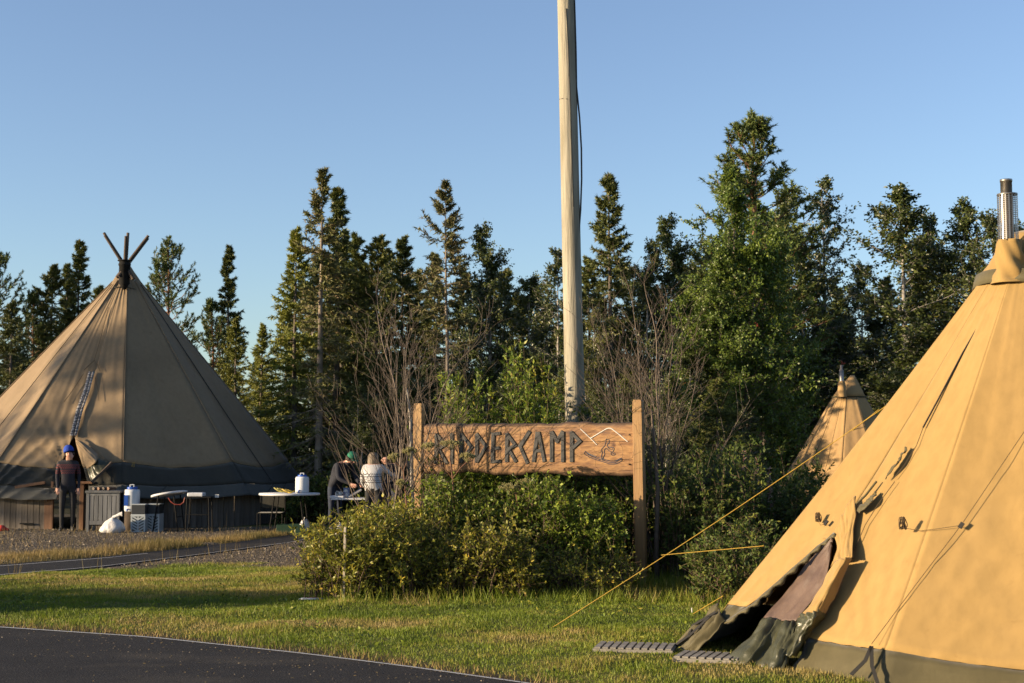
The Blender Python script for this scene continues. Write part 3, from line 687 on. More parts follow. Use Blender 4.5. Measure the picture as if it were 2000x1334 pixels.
def cloth(name, stops, scale=1.2, trans=.0, rough=.85, bump=.25, streak=True, dirt=None):
    m, n, l, b = nm(name)
    f = noise_tex(n, l, scale, 6, (1, 1, .35), rough=.6); col = ramp(n, l, f, [(.3+.4*k/(len(stops)-1), c) for k, c in enumerate(stops)])
    f3 = noise_tex(n, l, 14, 4, (1, 1, .12)); x = n.new('ShaderNodeMix'); x.data_type = 'RGBA'; x.blend_type = 'MULTIPLY'; x.inputs[0].default_value = .6
    l.new(col, x.inputs[6]); l.new(ramp(n, l, f3, [(.3, (.84,.84,.83)), (.6, (1.04,1.04,1.04))]), x.inputs[7]); col = x.outputs[2]
    # scattered stains
    f4 = noise_tex(n, l, 5.5, 3, None, dist=.5); x = n.new('ShaderNodeMix'); x.data_type = 'RGBA'; x.blend_type = 'MULTIPLY'; x.inputs[0].default_value = .7
    l.new(col, x.inputs[6]); l.new(ramp(n, l, f4, [(.66, (1,1,1)), (.78, (.78,.74,.68))]), x.inputs[7]); col = x.outputs[2]
    l.new(col, b.inputs['Base Color']); b.inputs['Roughness'].default_value = rough; b.inputs['Specular IOR Level'].default_value = .2
    b.inputs['Sheen Weight'].default_value = .15
    f2 = noise_tex(n, l, 3.2, 4, (1, 1, .3)); f5 = noise_tex(n, l, 260, 2)
    bp = n.new('ShaderNodeBump'); bp.inputs['Strength'].default_value = bump; bp.inputs['Distance'].default_value = .05; l.new(f2, bp.inputs['Height'])
    bp2 = n.new('ShaderNodeBump'); bp2.inputs['Strength'].default_value = .2; bp2.inputs['Distance'].default_value = .002; l.new(f5, bp2.inputs['Height'])
    l.new(bp.outputs[0], bp2.inputs['Normal']); l.new(bp2.outputs[0], b.inputs['Normal'])
    if trans:
        t = n.new('ShaderNodeBsdfTranslucent'); mx = n.new('ShaderNodeMixShader'); mx.inputs[0].default_value = trans
        l.new(col, t.inputs[0]); l.new(b.outputs[0], mx.inputs[1]); l.new(t.outputs[0], mx.inputs[2]); l.new(mx.outputs[0], n['Material Output'].inputs['Surface'])
    return m
M['canvas_beige'] = cloth('beige_canvas', [(.235,.166,.095),(.275,.196,.112),(.30,.216,.125)], .7, bump=.12)
M['canvas_yellow'] = cloth('ochre_canvas', [(.385,.248,.085),(.415,.268,.095),(.44,.286,.106)], 1.0, trans=.10, bump=.03)
M['canvas_small'] = cloth('tan_canvas', [(.42,.27,.12),(.46,.30,.135)], .8)
M['olive'] = cloth('olive_skirt_cloth', [(.075,.064,.030),(.10,.085,.040),(.125,.105,.052)], 2.5, rough=.6)
M['olive_shiny'] = pmat('olive_coated_cloth', [(.045,.047,.024),(.075,.075,.040)], 4, rough=.38, bump=.5, bscale=7, bdist=.03)
M['dark_skirt'] = cloth('dark_olive_cloth', [(.038,.036,.028),(.055,.052,.040)], 2)
M['grey_skirt'] = cloth('grey_cloth', [(.075,.075,.066),(.10,.10,.088)], 2)
M['cord'] = pmat('black_cord', (.015,.014,.013), rough=.8)
M['cord_tan'] = pmat('brown_cord', (.10,.065,.03), rough=.8)
M['rope_yellow'] = pmat('yellow_rope', [(.40,.25,.03),(.52,.34,.045)], 80, rough=.6)
M['steel'] = pmat('stainless_steel', [(.34,.32,.29),(.52,.49,.45)], 12, rough=.42, metallic=.9, stretch=(1,1,.2))
M['black_metal'] = pmat('black_metal', [(.010,.010,.010),(.020,.019,.018)], 12, rough=.85, spec=.15)
M['mesh_net'] = pmat('insect_net', [(.10,.065,.05),(.17,.115,.085)], 6, rough=.55, bump=.5, bscale=9, bdist=.02)
M['pole_wood'] = pmat('tent_pole_wood', [(.05,.035,.025),(.12,.085,.06)], 8, stretch=(1,1,.2), rough=.8)
M['dark'] = pmat('dark_interior_cloth', (.03,.022,.015), rough=.95)

# ---- big beige tipi on its plank wall
BT = Tent((-9.24, 33.9, 0), [-118,-80,-40,0,36,72,108,144,180,215], [5.45,5.35,5.22,5.18,5.18,5.18,5.1,5.1,5.1,5.2], 5.75, .28, sag=.022, wr=.034, seed=3)
tipi = empty('tipi_tent', (-9.24, 33.9, 0), 'large beige tipi tent with five crossed pole ends above a black chimney', 'tent')
def sk(u): return 1.43-.10*math.sin(math.pi*u)
def b1(u): return .98-.03*math.sin(math.pi*u)
def b2(u): return .73-.04*math.sin(math.pi*u)
BT.fan = (2, .60, 1.05)
DF = 2                                                  # the facet with the door
L_ = [BT.facet_uv(DF, *p) for p in ((144,850),(128,875),(119,905),(114,945),(109,975))]
R_ = [BT.facet_uv(DF, *p) for p in ((144.5,850),(153,885),(163,915),(171,945),(175,975))]
def itp(tab):
    zs = [q[1] for q in tab][::-1]; us = [q[0] for q in tab][::-1]
    return lambda z: float(np.interp(z, zs, us))
uL, uR = itp(L_), itp(R_)
mb = MB()
for i in range(BT.n):
    if i == DF:
        BT.panel(i, sk, 5.75, 64, 70, 0., uL, mb=mb); BT.panel(i, sk, 5.75, 16, 44, uR, 1., mb=mb)
    else: BT.panel(i, sk, 5.75, 14, 44, mb=mb)
o = mb.build('canvas', M['canvas_beige'], None, True); solid(o)
def adopt(o, root):
    """parent while keeping the world place of geometry built in world coordinates"""
    o.parent = root; o.matrix_parent_inverse = Matrix.Translation(-root.location) if tuple(root.rotation_euler) == (0, 0, 0) else root.matrix_basis.inverted()
    return o
adopt(o, tipi)
for nme, lo, hi, mt, of, w in (('skirt', b1, sk, 'dark_skirt', -.012, .05), ('valance', b2, b1, 'grey_skirt', -.03, .03)):
    mb = MB()
    for i in range(BT.n):
        if i == DF:
            BT.panel(i, lo, hi, 64, 8, 0., uL, of, mb, w); BT.panel(i, lo, hi, 14, 6, uR, 1., of, mb, w)
        else: BT.panel(i, lo, hi, 14, 6, 0., 1., of, mb, w*.5)
    adopt(solid(mb.build(nme, M[mt], None, True)), tipi)
# cap above the ring, with open smoke fold and dark trim
top = Vector((-9.24+.03, 33.9, 6.02))
mb = MB(); P = []
for k in range(9):
    row = []
    for j in range(40):
        a = j/40*2*math.pi; v = k/8; r = .42*(1-v)+.085*v; z = 5.52+.56*v+.03*math.sin(a*5+v*4)*(1-v)
        r *= 1+.07*math.sin(a*7+v*3)
        row.append((-9.24+r*math.cos(a), 33.9+r*math.sin(a), z-(.10 if abs(a-4.5) < .4 else 0)*v))
    P.append(row)
mb.grid(P, True); adopt(solid(mb.build('smoke_cap', M['canvas_beige'], None, True)), tipi)
mb = MB(); mb.tube([(-9.24+.475*math.cos(a), 33.9+.475*math.sin(a), 5.50+.03*math.sin(a*3)) for a in np.linspace(0, 6.283, 40)], .012, 6)
adopt(mb.build('cap_trim', M['dark_skirt'], None, True), tipi)
ch = MB(); cc = at(243, 540, 33.3)
ch.lathe([(0,-.32),(.05,-.30),(.125,-.16),(.13,.25),(.145,.26),(.145,.30),(.13,.31),(.13,.36),(.165,.365),(.165,.385),(0,.39)], cc, 20)
adopt(ch.build('chimney', M['black_metal'], None, True), tipi)
base = at(245, 512, 33.4)
for (x1, y1, x0, dp) in ((203,455,240,.1),(205,460,239,-.15),(250,455,246,.12),(246,461,244,-.1),(290,460,250,0.),(289,465,252,.2)):
    a = at(x0, 513, 33.3); b = at(x1, y1, 33.3+dp)
    adopt(MB().tube([a-(b-a)*.55, b], [.045, .035], 8).build('tent_pole', M['pole_wood'], None, True), tipi)
# seams and cords
def seam(T, i, pts, mat, root, r=.006, off=.02, name='seam'):
    P = [T.onf(i, a, b, off) for a, b in pts]
    return adopt(MB().tube(P, r, 5).build(name, mat, None), root)
for i, us in ((1,(.0,)),(2,(.0,)),(3,(0.,)),(4,(0.,)),(5,(0.,))):
    for u in us:
        P = [BT.pt(i, u, z, .012, .0 if u == 0 else None) for z in np.linspace(1.45, 5.7, 20)]
        adopt(MB().tube(P, .009 if u else .012, 5).build('seam', M['canvas_beige'] if u == 0 else M['cord'], None), tipi)
P = [BT.pt(4, .45, z, .03, 0.) for z in np.linspace(1.0, 5.6, 12)]; adopt(MB().tube(P, .010, 5).build('guy_cord', M['cord'], None), tipi)
P = [BT.pt(1, .55, z, .03, 0.) for z in np.linspace(1.0, 5.6, 12)]; adopt(MB().tube(P, .008, 5).build('guy_cord', M['cord'], None), tipi)
seam(BT, 2, [(212,600),(198,655),(184,704)], M['cord_tan'], tipi, .006, .03, 'lift_cord')
seam(BT, 2, [(184,704),(164,723)], M['cord_tan'], tipi, .008, .03, 'lift_cord'); seam(BT, 2, [(184,704),(190,712),(195,724)], M['cord_tan'], tipi, .008, .03, 'lift_cord')
seam(BT, 2, [(163,730),(140,765),(125,785)], M['cord_tan'], tipi, .006, .03, 'lift_cord'); seam(BT, 2, [(185,735),(192,765),(193,782)], M['cord_tan'], tipi, .006, .03, 'lift_cord')
# patterned facings of the long zip slit
m, n, l, b = nm('patterned_braid'); tc = n.new('ShaderNodeTexCoord'); w_ = n.new('ShaderNodeTexWave'); w_.wave_type = 'BANDS'; w_.bands_direction = 'Z'
w_.inputs['Scale'].default_value = 4.5; w_.inputs['Distortion'].default_value = 9; w_.inputs['Detail Scale'].default_value = 3; l.new(tc.outputs['Object'], w_.inputs[0])
l.new(ramp(n, l, w_.outputs[0], [(.25,(.05,.05,.055)),(.65,(.34,.32,.30))]), b.inputs['Base Color']); M['braid'] = m
def ribbon(T, i, pts, w, mat, root, name, off=.03):
    n_ = T.normal(i); C_ = [T.onf(i, a, b, off) for a, b in pts]; P = []
    for k, p in enumerate(C_):
        d = (C_[min(k+1, len(C_)-1)]-C_[max(k-1, 0)]).normalized(); s_ = d.cross(n_).normalized()*w/2
        P.append([tuple(p-s_), tuple(p+s_*.0+n_*.012), tuple(p+s_)])
    return adopt(solid(MB().grid(P).build(name, mat, None)), root)
ribbon(BT, 2, [(176,726),(167,760),(152,800),(143,838),(139,851)], .075, M['braid'], tipi, 'slit_facing')
ribbon(BT, 2, [(182,726),(172,765),(158,805),(150,838),(147,851)], .06, M['braid'], tipi, 'slit_facing')
ribbon(BT, 2, [(179,726),(169,765),(155,805),(146,838),(143,852)], .04, M['cord'], tipi, 'slit', .026)
seam(BT, 3, [(258,905),(262,903),(262,912),(257,911),(260,906)], M['rope_yellow'], tipi, .006, .03, 'badge')
# door flap thrown open to the right with its wooden stick, cords
def crom(P, k):
    P = np.asarray(P, float); n = len(P); out = []
    E = np.concatenate([[2*P[0]-P[1]], P, [2*P[-1]-P[-2]]])
    for a in range(n-1):
        p0, p1, p2, p3 = E[a], E[a+1], E[a+2], E[a+3]
        for q in range(k):
            t = q/k; out.append(.5*((2*p1)+(-p0+p2)*t+(2*p0-5*p1+4*p2-p3)*t*t+(-p0+3*p1-3*p2+p3)*t**3))
    out.append(P[-1]); return np.array(out)
def patch(T, i, rows, mat, root, name, sub=2, th=.005, fold=.012, seed=0, ff=3.):
    P = np.array([[tuple(T.onf(i, *p)) for p in row] for row in rows])
    P = crom(P, 10); P = crom(P.transpose(1, 0, 2), 12).transpose(1, 0, 2); n_ = np.array(T.normal(i)); a, b = P.shape[:2]
    for x_ in range(a):
        for y_ in range(b):
            u, v = x_/a, y_/b
            f_ = noise.noise(Vector((v*ff*2.2+u*.8, u*ff*.5, seed+.3)))+.5*noise.noise(Vector((v*ff*5+2*u, u*ff*1.5, seed+7)))+.6*(abs(noise.noise(Vector((u*3+v*2, v*4-u*3, seed+3))))-.2)
            P[x_, y_] += n_*fold*2*f_
    o = MB().grid(P).build(name, mat, None, True); solid(o, th); return adopt(o, root)
patch(BT, 2, [[(146,853,.03),(148,860,.05),(152,872,.05)], [(160,862,.06),(160,872,.16),(160,885,.08)], [(178,876,.06),(174,888,.25),(165,904,.15)], [(192,888,.06),(188,902,.32),(170,915,.2)]], M['canvas_beige'], tipi, 'door_flap')
patch(BT, 2, [[(166,899,.10),(176,895,.22),(192,888,.12)], [(170,915,.12),(184,908,.28),(204,896,.18)], [(174,930,.15),(190,918,.26),(212,900,.2)], [(180,941,.15),(198,924,.26),(218,903,.2)]], M['olive_shiny'], tipi, 'door_flap')
a = BT.onf(2, 179, 942, .22); b = BT.onf(2, 219, 903, .28)
adopt(MB().bar(a, b, .06, .05).build('flap_stick', M['pole_wood'], None, bevel=.006), tipi)
for q in (((200,955),(240,1003)),((330,944),(318,957)),((470,940),(500,962)),((440,962),(455,940)),((520,966),(535,944)),((550,962),(560,940))):
    a = BT.pt(3, .5, 1, .1); D = 29.4
    adopt(MB().tube([at(*q[0], D+ (q[0][0]-240)*.009), at(*q[1], D+(q[1][0]-240)*.009-.1)], .007, 5).build('guy_cord', M['cord'], None), tipi)
adopt(MB().lathe([(0,-.0),(4.05,.0)], (-9.24,33.9,.03), 30).build('groundsheet', M['dark'], None), tipi)

# plank wall under it
M['plank'] = pmat('weathered_plank', [(.10,.085,.07),(.22,.185,.15)], 5, stretch=(3,3,.35), rough=.9, bump=.5, bscale=9, bstretch=(6,6,.4), objrand=.28)
M['brown_wood'] = pmat('brown_stained_wood', [(.16,.075,.035),(.25,.125,.06)], 6, stretch=(3,3,.3), rough=.6, objrand=.15)
M['lattice_wood'] = pmat('grey_stained_wood', [(.11,.115,.12),(.19,.195,.20)], 5, stretch=(3,3,.3), rough=.8, objrand=.2)
wall = empty('plank_wall', (-9.24, 33.9, 0), 'low weathered wall of upright planks carrying the beige tipi', 'wall')
pl_me = MB().box((-.058,-.012,0),(.058,.012,.74)).mesh('plank', M['plank'])
def wall_pt(i, u, z=0): 
    a = BT.corner(i, .9); b = BT.corner(i+1, .9); p = a.lerp(b, u); c0 = Vector((BT.c.x, BT.c.y, p.z)); p = c0+(p-c0)*.955; p.z = z; return p
for i in range(0, 6):
    a, b = wall_pt(i, 0), wall_pt(i, 1); Lw = (b-a).length; k = int(Lw/.124); d = (b-a).normalized(); rz = math.atan2(d.y, d.x)
    for j in range(k):
        p = a+d*((j+.5)*Lw/k)
        pxx = 1000+p.x/p.y*FPX
        if i == DF and 92 < pxx < 168: continue
        o = link(bpy.data.objects.new('plank', pl_me)); o.location = p+Vector((0, 0, random.uniform(-.02,.0))); o.rotation_euler = (0, random.uniform(-.012,.012), rz+random.uniform(-.02,.02)); o.scale = (1, 1, random.uniform(.97, 1.03))
        adopt(o, wall)
# brown door board folded open, frame posts, top rails
def wpx(px, z=0, off=0.0):
    a, b = wall_pt(DF, 0), wall_pt(DF, 1); n_ = Vector((b.y-a.y, -(b.x-a.x), 0)).normalized()
    d = ray(px, 900); t = ((a-CAM).x*n_.x+(a-CAM).y*n_.y)/(d.x*n_.x+d.y*n_.y); p = CAM+d*t; p = p+n_*off; p.z = z; return p
dr = MB().bar(wpx(91,.38,.05), wpx(104,.38,.05), .03, .76, (0,0,1)).build('door', M['brown_wood'], None, bevel=.005); adopt(dr, wall)
h = MB().tube([wpx(95.5,.60,.08), wpx(96,.66,.11), wpx(97,.70,.11), wpx(96.5,.74,.08)], .010, 6).build('handle', M['steel'], None, True)
h.parent = dr
for px, w_, z1, mt in ((106.5,.055,1.02,'brown_wood'),(158,.06,.98,'plank'),(164,.09,.98,'brown_wood')):
    adopt(MB().bar(wpx(px,0,.06), wpx(px,z1,.06), w_, .07, (0,1,0)).build('door_post', M[mt], None, bevel=.005), wall)
adopt(MB().bar(wpx(35,.90,.10), wpx(93,1.0,.10), .05, .06).build('top_rail', M['brown_wood'], None, bevel=.005), wall)
adopt(MB().bar(wpx(156,1.0,.10), wpx(186,1.0,.10), .09, .05).build('top_rail', M['brown_wood'], None, bevel=.005), wall)
adopt(MB().bar(wpx(44,.14,.05), wpx(70,.14,.05), .03, .03).build('latch', M['black_metal'], None), wall)

# ---- ochre tent close on the right
YT = Tent((4.28, 11.5, 0), [-126,-86,-46,-6,34,74,114,154,194], [2.7,2.95,2.62,2.65,2.65,2.65,2.7,2.7,2.7], 3.02, .46, sag=.012, concave=.012, wr=.012, seed=9)
YT.a0 = 0
ytent = empty('ochre_tent', (4.28, 11.5, 0), 'ochre yellow tipi tent with olive skirt and open door, nearest on the right', 'tent')
DY = 1                                        # facet between the left silhouette corner and the near corner
def ysk(i):
    return {0: lambda u: .40-.0*u, 1: lambda u: .40-.13*u, 2: lambda u: .27-.02*u}.get(i, lambda u: .25)
def ysag(i): return lambda u: ysk(i)(u)-.05*math.sin(math.pi*u)
Ly = [YT.facet_uv(DY, *p) for p in ((1628,1040),(1596,1064),(1545,1108),(1490,1158),(1445,1192),(1412,1214),(1375,1240),(1345,1275),(1335,1290))]
Ry = [YT.facet_uv(DY, *p) for p in ((1629,1040),(1640,1075),(1625,1130),(1600,1200),(1565,1262),(1545,1310),(1540,1330))]
yL, yR = itp(Ly), itp(Ry)
mb = MB()
for i in range(YT.n):
    if i == DY:
        YT.panel(i, lambda u: .42 if u < .3 else .30, 3.02, 24, 60, 0., yL, mb=mb); YT.panel(i, ysag(i), 3.02, 28, 60, yR, 1., mb=mb)
    else: YT.panel(i, ysag(i), 3.02, 30, 50, mb=mb)
adopt(solid(mb.build('canvas', M['canvas_yellow'], None, True)), ytent)
mb = MB()
for i in range(YT.n):
    if i == DY:
        YT.panel(i, .0, lambda u: .42, 8, 8, 0., yL, -.008, mb, .02); YT.panel(i, -.0, ysag(i), 10, 8, yR, 1., -.008, mb, .02)
    else: YT.panel(i, .0, ysag(i), 16, 6, 0., 1., -.008, mb, .02)
adopt(solid(mb.build('skirt', M['olive'], None, True)), ytent)
# cap: collar cloth over the ring, sleeve round the flue, hood behind
def yc(a, r, z): return (4.28+r*math.sin(a), 11.5-r*math.cos(a), z)
mb = MB(); P = []
for k in range(14):
    v = k/13; row = []
    for j in range(60):
        a = j/60*2*math.pi; r = .475*(1-v)**.9+.17*v; z = 3.0+.40*v
        r *= 1+.035*math.sin(a*9+v*5)+.03*math.sin(a*4+2); row.append(yc(a, r, z))
    P.append(row)
mb.grid(P, True); adopt(solid(mb.build('cap', M['canvas_yellow'], None, True)), ytent)
mb = MB(); P = []
for k in range(3):
    row = []
    for j in range(72):
        a = j/72*2*math.pi; row.append(yc(a, .482+.03*(1-k/2), 2.95+.055*k+.01*math.sin(a*4)))
    P.append(row)
mb.grid(P, True); adopt(solid(mb.build('ring_trim', M['olive'], None, True)), ytent)
fl = at(1972, 520, 11.22); fx, fy = fl.x, fl.y
mb = MB(); P = []
zA = hz(528, 11.22); zB = hz(462, 11.1)
for k in range(16):
    v = k/15; row = []
    for j in range(40):
        a = j/40*2*math.pi; r = .125*(1-v)+.088*v+.010*math.sin(a*5+v*9)+.012*math.sin(v*14+a*2)*(1-v)
        if k == 0: r = .15
        row.append((fx+r*math.cos(a)+(1-v)*.0, fy+r*math.sin(a), zA-.10+(zB-zA+.10)*v))
    P.append(row)
mb.grid(P, True); adopt(solid(mb.build('flue_sleeve', M['canvas_yellow'], None, True)), ytent)
def lean(z): return Vector((fx+.008*(z-zA)*-2, fy, z))
g0, g1, g2 = hz(462, 11.1), hz(372, 11.1), hz(340, 11.1)
adopt(MB().lathe([(.080,0),(.083,.0),(.083,.02),(.078,.02)], (fx, fy, g0-.02), 24).build('sleeve_clamp', M['black_metal'], None, True), ytent)
adopt(MB().lathe([(.045,-.5),(.045,g2-g0-.02),(.048,g2-g0-.02),(.048,g2-g0),(.04,g2-g0),(.04,0)], (fx-.01, fy, g0), 24).build('flue_pipe', M['steel'], None, True), ytent)
# perforated guard: a sheet with real holes
mb = MB(); nu, nv = 18, 24; H_ = g1-g0; hv = []; 
def gpnt(u, v, r=.077): a = u/nu*2*math.pi; return (fx-.004+r*math.cos(a), fy+r*math.sin(a), g0+v/nv*H_)
V = []; F = []
for j in range(nu):
    for k in range(nv):
        q = len(V); V += [gpnt(j,k),gpnt(j+1,k),gpnt(j+1,k+1),gpnt(j,k+1)]; e = .17
        V += [gpnt(j+e,k+e),gpnt(j+1-e,k+e),gpnt(j+1-e,k+1-e),gpnt(j+e,k+1-e)]
        F += [(q,q+1,q+5,q+4),(q+1,q+2,q+6,q+5),(q+2,q+3,q+7,q+6),(q+3,q,q+4,q+7)]
mb.add(V, F); adopt(solid(mb.build('flue_guard', M['steel'], None), .002), ytent)
adopt(MB().lathe([(.048,0),(.08,0),(.08,.012),(.048,.012)], (fx-.004, fy, g1), 24).build('guard_collar', M['steel'], None, True), ytent)
# seams
for i in range(0, 4):
    P = [YT.pt(i, 0, z, .001, 0) for z in np.linspace(.3, 2.95, 30)]; adopt(MB().tube(P, .0025, 5).build('seam', M['canvas_yellow'], None), ytent)
seam(YT, 1, [(1957,560),(1930,604),(1880,690),(1830,785),(1803,835)], M['cord'], ytent, .007, .004, 'door_zip')
seam(YT, 1, [(1803,835),(1790,870),(1765,910),(1745,935)], M['cord_tan'], ytent, .003, .003, 'seam')
seam(YT, 1, [(1748,940),(1715,985),(1690,1025),(1664,1085)], M['cord_tan'], ytent, .003, .004, 'lift_cord')
seam(YT, 2, [(1702,1258),(1790,1140),(1877,1026),(1935,940),(1999,845),(2050,775)], M['cord_tan'], ytent, .0025, .002, 'lift_cord')
patch(YT, 1, [[(1770,873,.01),(1758,893,.01),(1740,921,.01)],[(1772,876,.03),(1752,905,.05),(1728,935,.03)]], M['olive'], ytent, 'vent_flap')
patch(YT, 1, [[(1711,960,.01),(1695,975,.01),(1672,997,.01)],[(1712,964,.02),(1700,982,.05),(1678,1001,.03)]], M['olive'], ytent, 'vent_flap')
# facing strip along the left edge of the door with its loops
mb = MB(); P = []
pts = [(1628,1040),(1611,1056),(1596,1066),(1570,1090),(1545,1111),(1518,1136),(1490,1160),(1468,1180),(1445,1194),(1412,1216)]
for k in range(46):
    t = k/45*(len(pts)-1); i0 = min(int(t), len(pts)-2); f_ = t-i0; px = pts[i0][0]*(1-f_)+pts[i0+1][0]*f_; py = pts[i0][1]*(1-f_)+pts[i0+1][1]*f_
    w_ = 7+3*math.sin(k*1.35)
    P.append([tuple(YT.onf(1, px, py, .006)), tuple(YT.onf(1, px+w_*.5, py+w_*.4, .018)), tuple(YT.onf(1, px+w_*.9, py+w_*.9, -.01))])
mb.grid(P); adopt(solid(mb.build('door_facing', M['olive'], None, True), .003), ytent)
# olive apron from the canvas edge to the ground left of the door
patch(YT, 1, [[(1402,1178,.01),(1408,1196,.02),(1418,1214,.01)],[(1376,1206,.02),(1386,1220,.04),(1398,1236,.02)],[(1344,1238,.03),(1354,1254,.05),(1366,1268,.03)],[(1308,1272,.03),(1318,1284,.05),(1330,1296,.03)]], M['olive'], ytent, 'door_apron', fold=.02, seed=4)
# net inner door hanging out of the opening, then the olive coated lower part lying to the right
patch(YT, 1, [[(1627,1045,.0),(1625,1056,.02),(1624,1070,.03)],[(1594,1078,-.04),(1606,1092,.0),(1620,1110,.02)],[(1560,1120,-.06),(1584,1132,.0),(1608,1142,.03)],[(1528,1165,-.06),(1556,1172,.0),(1582,1180,.03)],[(1490,1206,-.0),(1522,1212,.03),(1556,1214,.05)]], M['mesh_net'], ytent, 'net_door', fold=.012, seed=5)
patch(YT, 1, [[(1490,1206,.0),(1508,1208,.04),(1526,1212,.03),(1542,1214,.06),(1556,1212,.05)],[(1474,1228,.02),(1496,1228,.09),(1514,1236,.04),(1534,1234,.10),(1553,1232,.07)],[(1452,1252,.04),(1478,1254,.12),(1500,1264,.06),(1524,1258,.13),(1547,1256,.07)],[(1426,1278,.05),(1456,1284,.15),(1484,1290,.08),(1512,1286,.15),(1540,1282,.07)],[(1404,1302,.05),(1436,1310,.12),(1468,1316,.07),(1500,1314,.12),(1534,1306,.06)],[(1394,1312,.02),(1430,1322,.04),(1466,1328,.03),(1500,1328,.04),(1532,1318,.03)]], M['olive_shiny'], ytent, 'door_hem', fold=.016, seed=6, ff=4.5)
patch(YT, 1, [[(1628,1041,.005),(1650,1000,.01),(1671,968,.015)],[(1634,1070,.01),(1652,1040,.03),(1671,1000,.03)],[(1622,1105,.02),(1645,1072,.05),(1664,1040,.05)],[(1630,1100,.04),(1648,1092,.07),(1664,1088,.08)]], M['canvas_yellow'], ytent, 'door_flap', fold=.012, seed=8)
patch(YT, 1, [[(1664,1089,.08),(1650,1092,.13),(1630,1100,.06)],[(1646,1125,.06),(1630,1128,.14),(1606,1140,.06)],[(1630,1165,.05),(1606,1168,.14),(1582,1176,.06)],[(1612,1198,.04),(1588,1200,.13),(1560,1206,.06)]], M['canvas_yellow'], ytent, 'door_flap', fold=.012, seed=8)
patch(YT, 1, [[(1613,1188,.05),(1590,1196,.145),(1562,1200,.07)],[(1606,1205,.05),(1584,1213,.14),(1558,1216,.08)],[(1585,1235,.04),(1566,1240,.10),(1552,1232,.09)],[(1560,1275,.03),(1545,1282,.09),(1528,1278,.10)]], M['olive_shiny'], ytent, 'door_hem', fold=.016, seed=6, ff=4.5)
adopt(MB().tube([YT.onf(1, a, b, .02) for a, b in ((1665,1090),(1662,1060),(1668,1020),(1672,985),(1690,968),(1712,940))], .009, 5).build('flap_edge', M['olive'], None, True), ytent)
# stowed cord hanks with their cords and black tabs
for (i, hx, hy, tx, ty) in ((1,1598,1010,1613,1021),(2,1763,1022,1877,1026)):
    mb = MB(); c0 = YT.onf(i, hx, hy, .03)
    for q in range(7):
        P = [c0+Vector((.018*math.sin(a+q)+.004*q-.012, .012*math.cos(a*2+q), .042*math.cos(a)+random.uniform(-.006,.006)))*(1 if i == 2 else .8) for a in np.linspace(0, 6.3, 14)]
        mb.tube(P, .0035, 4)
    adopt(mb.build('cord_hank', M['cord_tan'], None), ytent)
    c1 = YT.onf(i, tx, ty, .012)
    adopt(MB().tube([c0+Vector((0,0,-.03)), c0.lerp(c1,.3)+Vector((0,0,-.05)), c0.lerp(c1,.6)+Vector((0,-.0,-.03)), c1], .002, 4).build('lift_cord', M['cord_tan'], None), ytent)
    adopt(MB().bar(c1+Vector((-.012,0,-.018)), c1+Vector((.014,0,.018)), .03, .008, YT.normal(i)).build('cord_tab', M['cord'], None), ytent)
# black webbing at the near corner and door foot
for i, pts in ((2,[(1702,1262),(1690,1290),(1662,1318)]),(2,[(1702,1262),(1703,1300),(1716,1340)]),(1,[(1385,1205),(1350,1238),(1308,1268)]),(1,[(1398,1195),(1352,1222),(1345,1240)]),(1,[(1440,1318),(1410,1316),(1378,1318)])):
    P = [YT.onf(i, a, b, .05) for a, b in pts]; n_ = YT.normal(i); rows = []
    for k, p in enumerate(P):
        d = (P[min(k+1, 2)]-P[max(k-1, 0)]).normalized(); s_ = d.cross(n_)*.013; rows.append([tuple(p-s_), tuple(p+s_)])
    adopt(solid(MB().grid(rows).build('strap', M['cord'], None)), ytent)
adopt(MB().lathe([(0,0),(2.5,0)], (4.28,11.5,.02), 24).build('groundsheet', M['dark'], None), ytent)

# ---- small tan tent far behind
ST = Tent((8.53, 36.0, 0), [-125,-80,-40,-8,25,65,105,145,190], [2.36]*9, 3.04, .40, sag=.02, concave=.02, wr=.03, seed=15)
stent = empty('tan_tent', (8.53, 36.0, 0), 'small tan tipi tent with steel flue among the trees behind the ochre one', 'tent')
mb = MB()
for i in range(9): ST.panel(i, .26, 3.04, 12, 20, mb=mb)
adopt(solid(mb.build('canvas', M['canvas_small'], None, True), .01), stent)
mb = MB()
for i in range(9): ST.panel(i, 0., .26, 8, 2, mb=mb)
adopt(solid(mb.build('skirt', M['olive'], None, True), .01), stent)
mb = MB(); P = []
for k in range(9):
    v = k/8; P.append([(8.53+(.40*(1-v)+.05*v)*(1+.06*math.sin(a*6))*math.cos(a)+.10*v, 36+(.40*(1-v)+.05)*math.sin(a), 3.04+.53*v**.9) for a in np.linspace(0, 6.283, 25)[:-1]])
mb.grid(P, True); adopt(solid(mb.build('cap', M['canvas_small'], None, True), .01), stent)
adopt(MB().tube([(8.53+.41*math.cos(a), 36+.41*math.sin(a), 3.03) for a in np.linspace(0, 6.283, 30)], .028, 6).build('ring_trim', M['olive'], None, True), stent)
s0 = at(1644, 752, 35.55)
adopt(MB().lathe([(.12,-.30),(.09,.04),(.065,.10)], s0, 16).build('flue_sleeve', M['canvas_small'], None, True), stent)
adopt(MB().lathe([(.06,0),(.06,.36),(.035,.36),(.035,.48),(.028,.48)], s0+Vector((0,0,.02)), 14).build('flue_pipe', M['steel'], None, True), stent)
for u, i in ((0,2),(0,3),(0,4),(0,1),(.5,2)):
    adopt(MB().tube([ST.pt(i, u, z, .005) for z in np.linspace(.4, 3.0, 12)], .007, 4).build('seam', M['cord_tan'], None), stent)

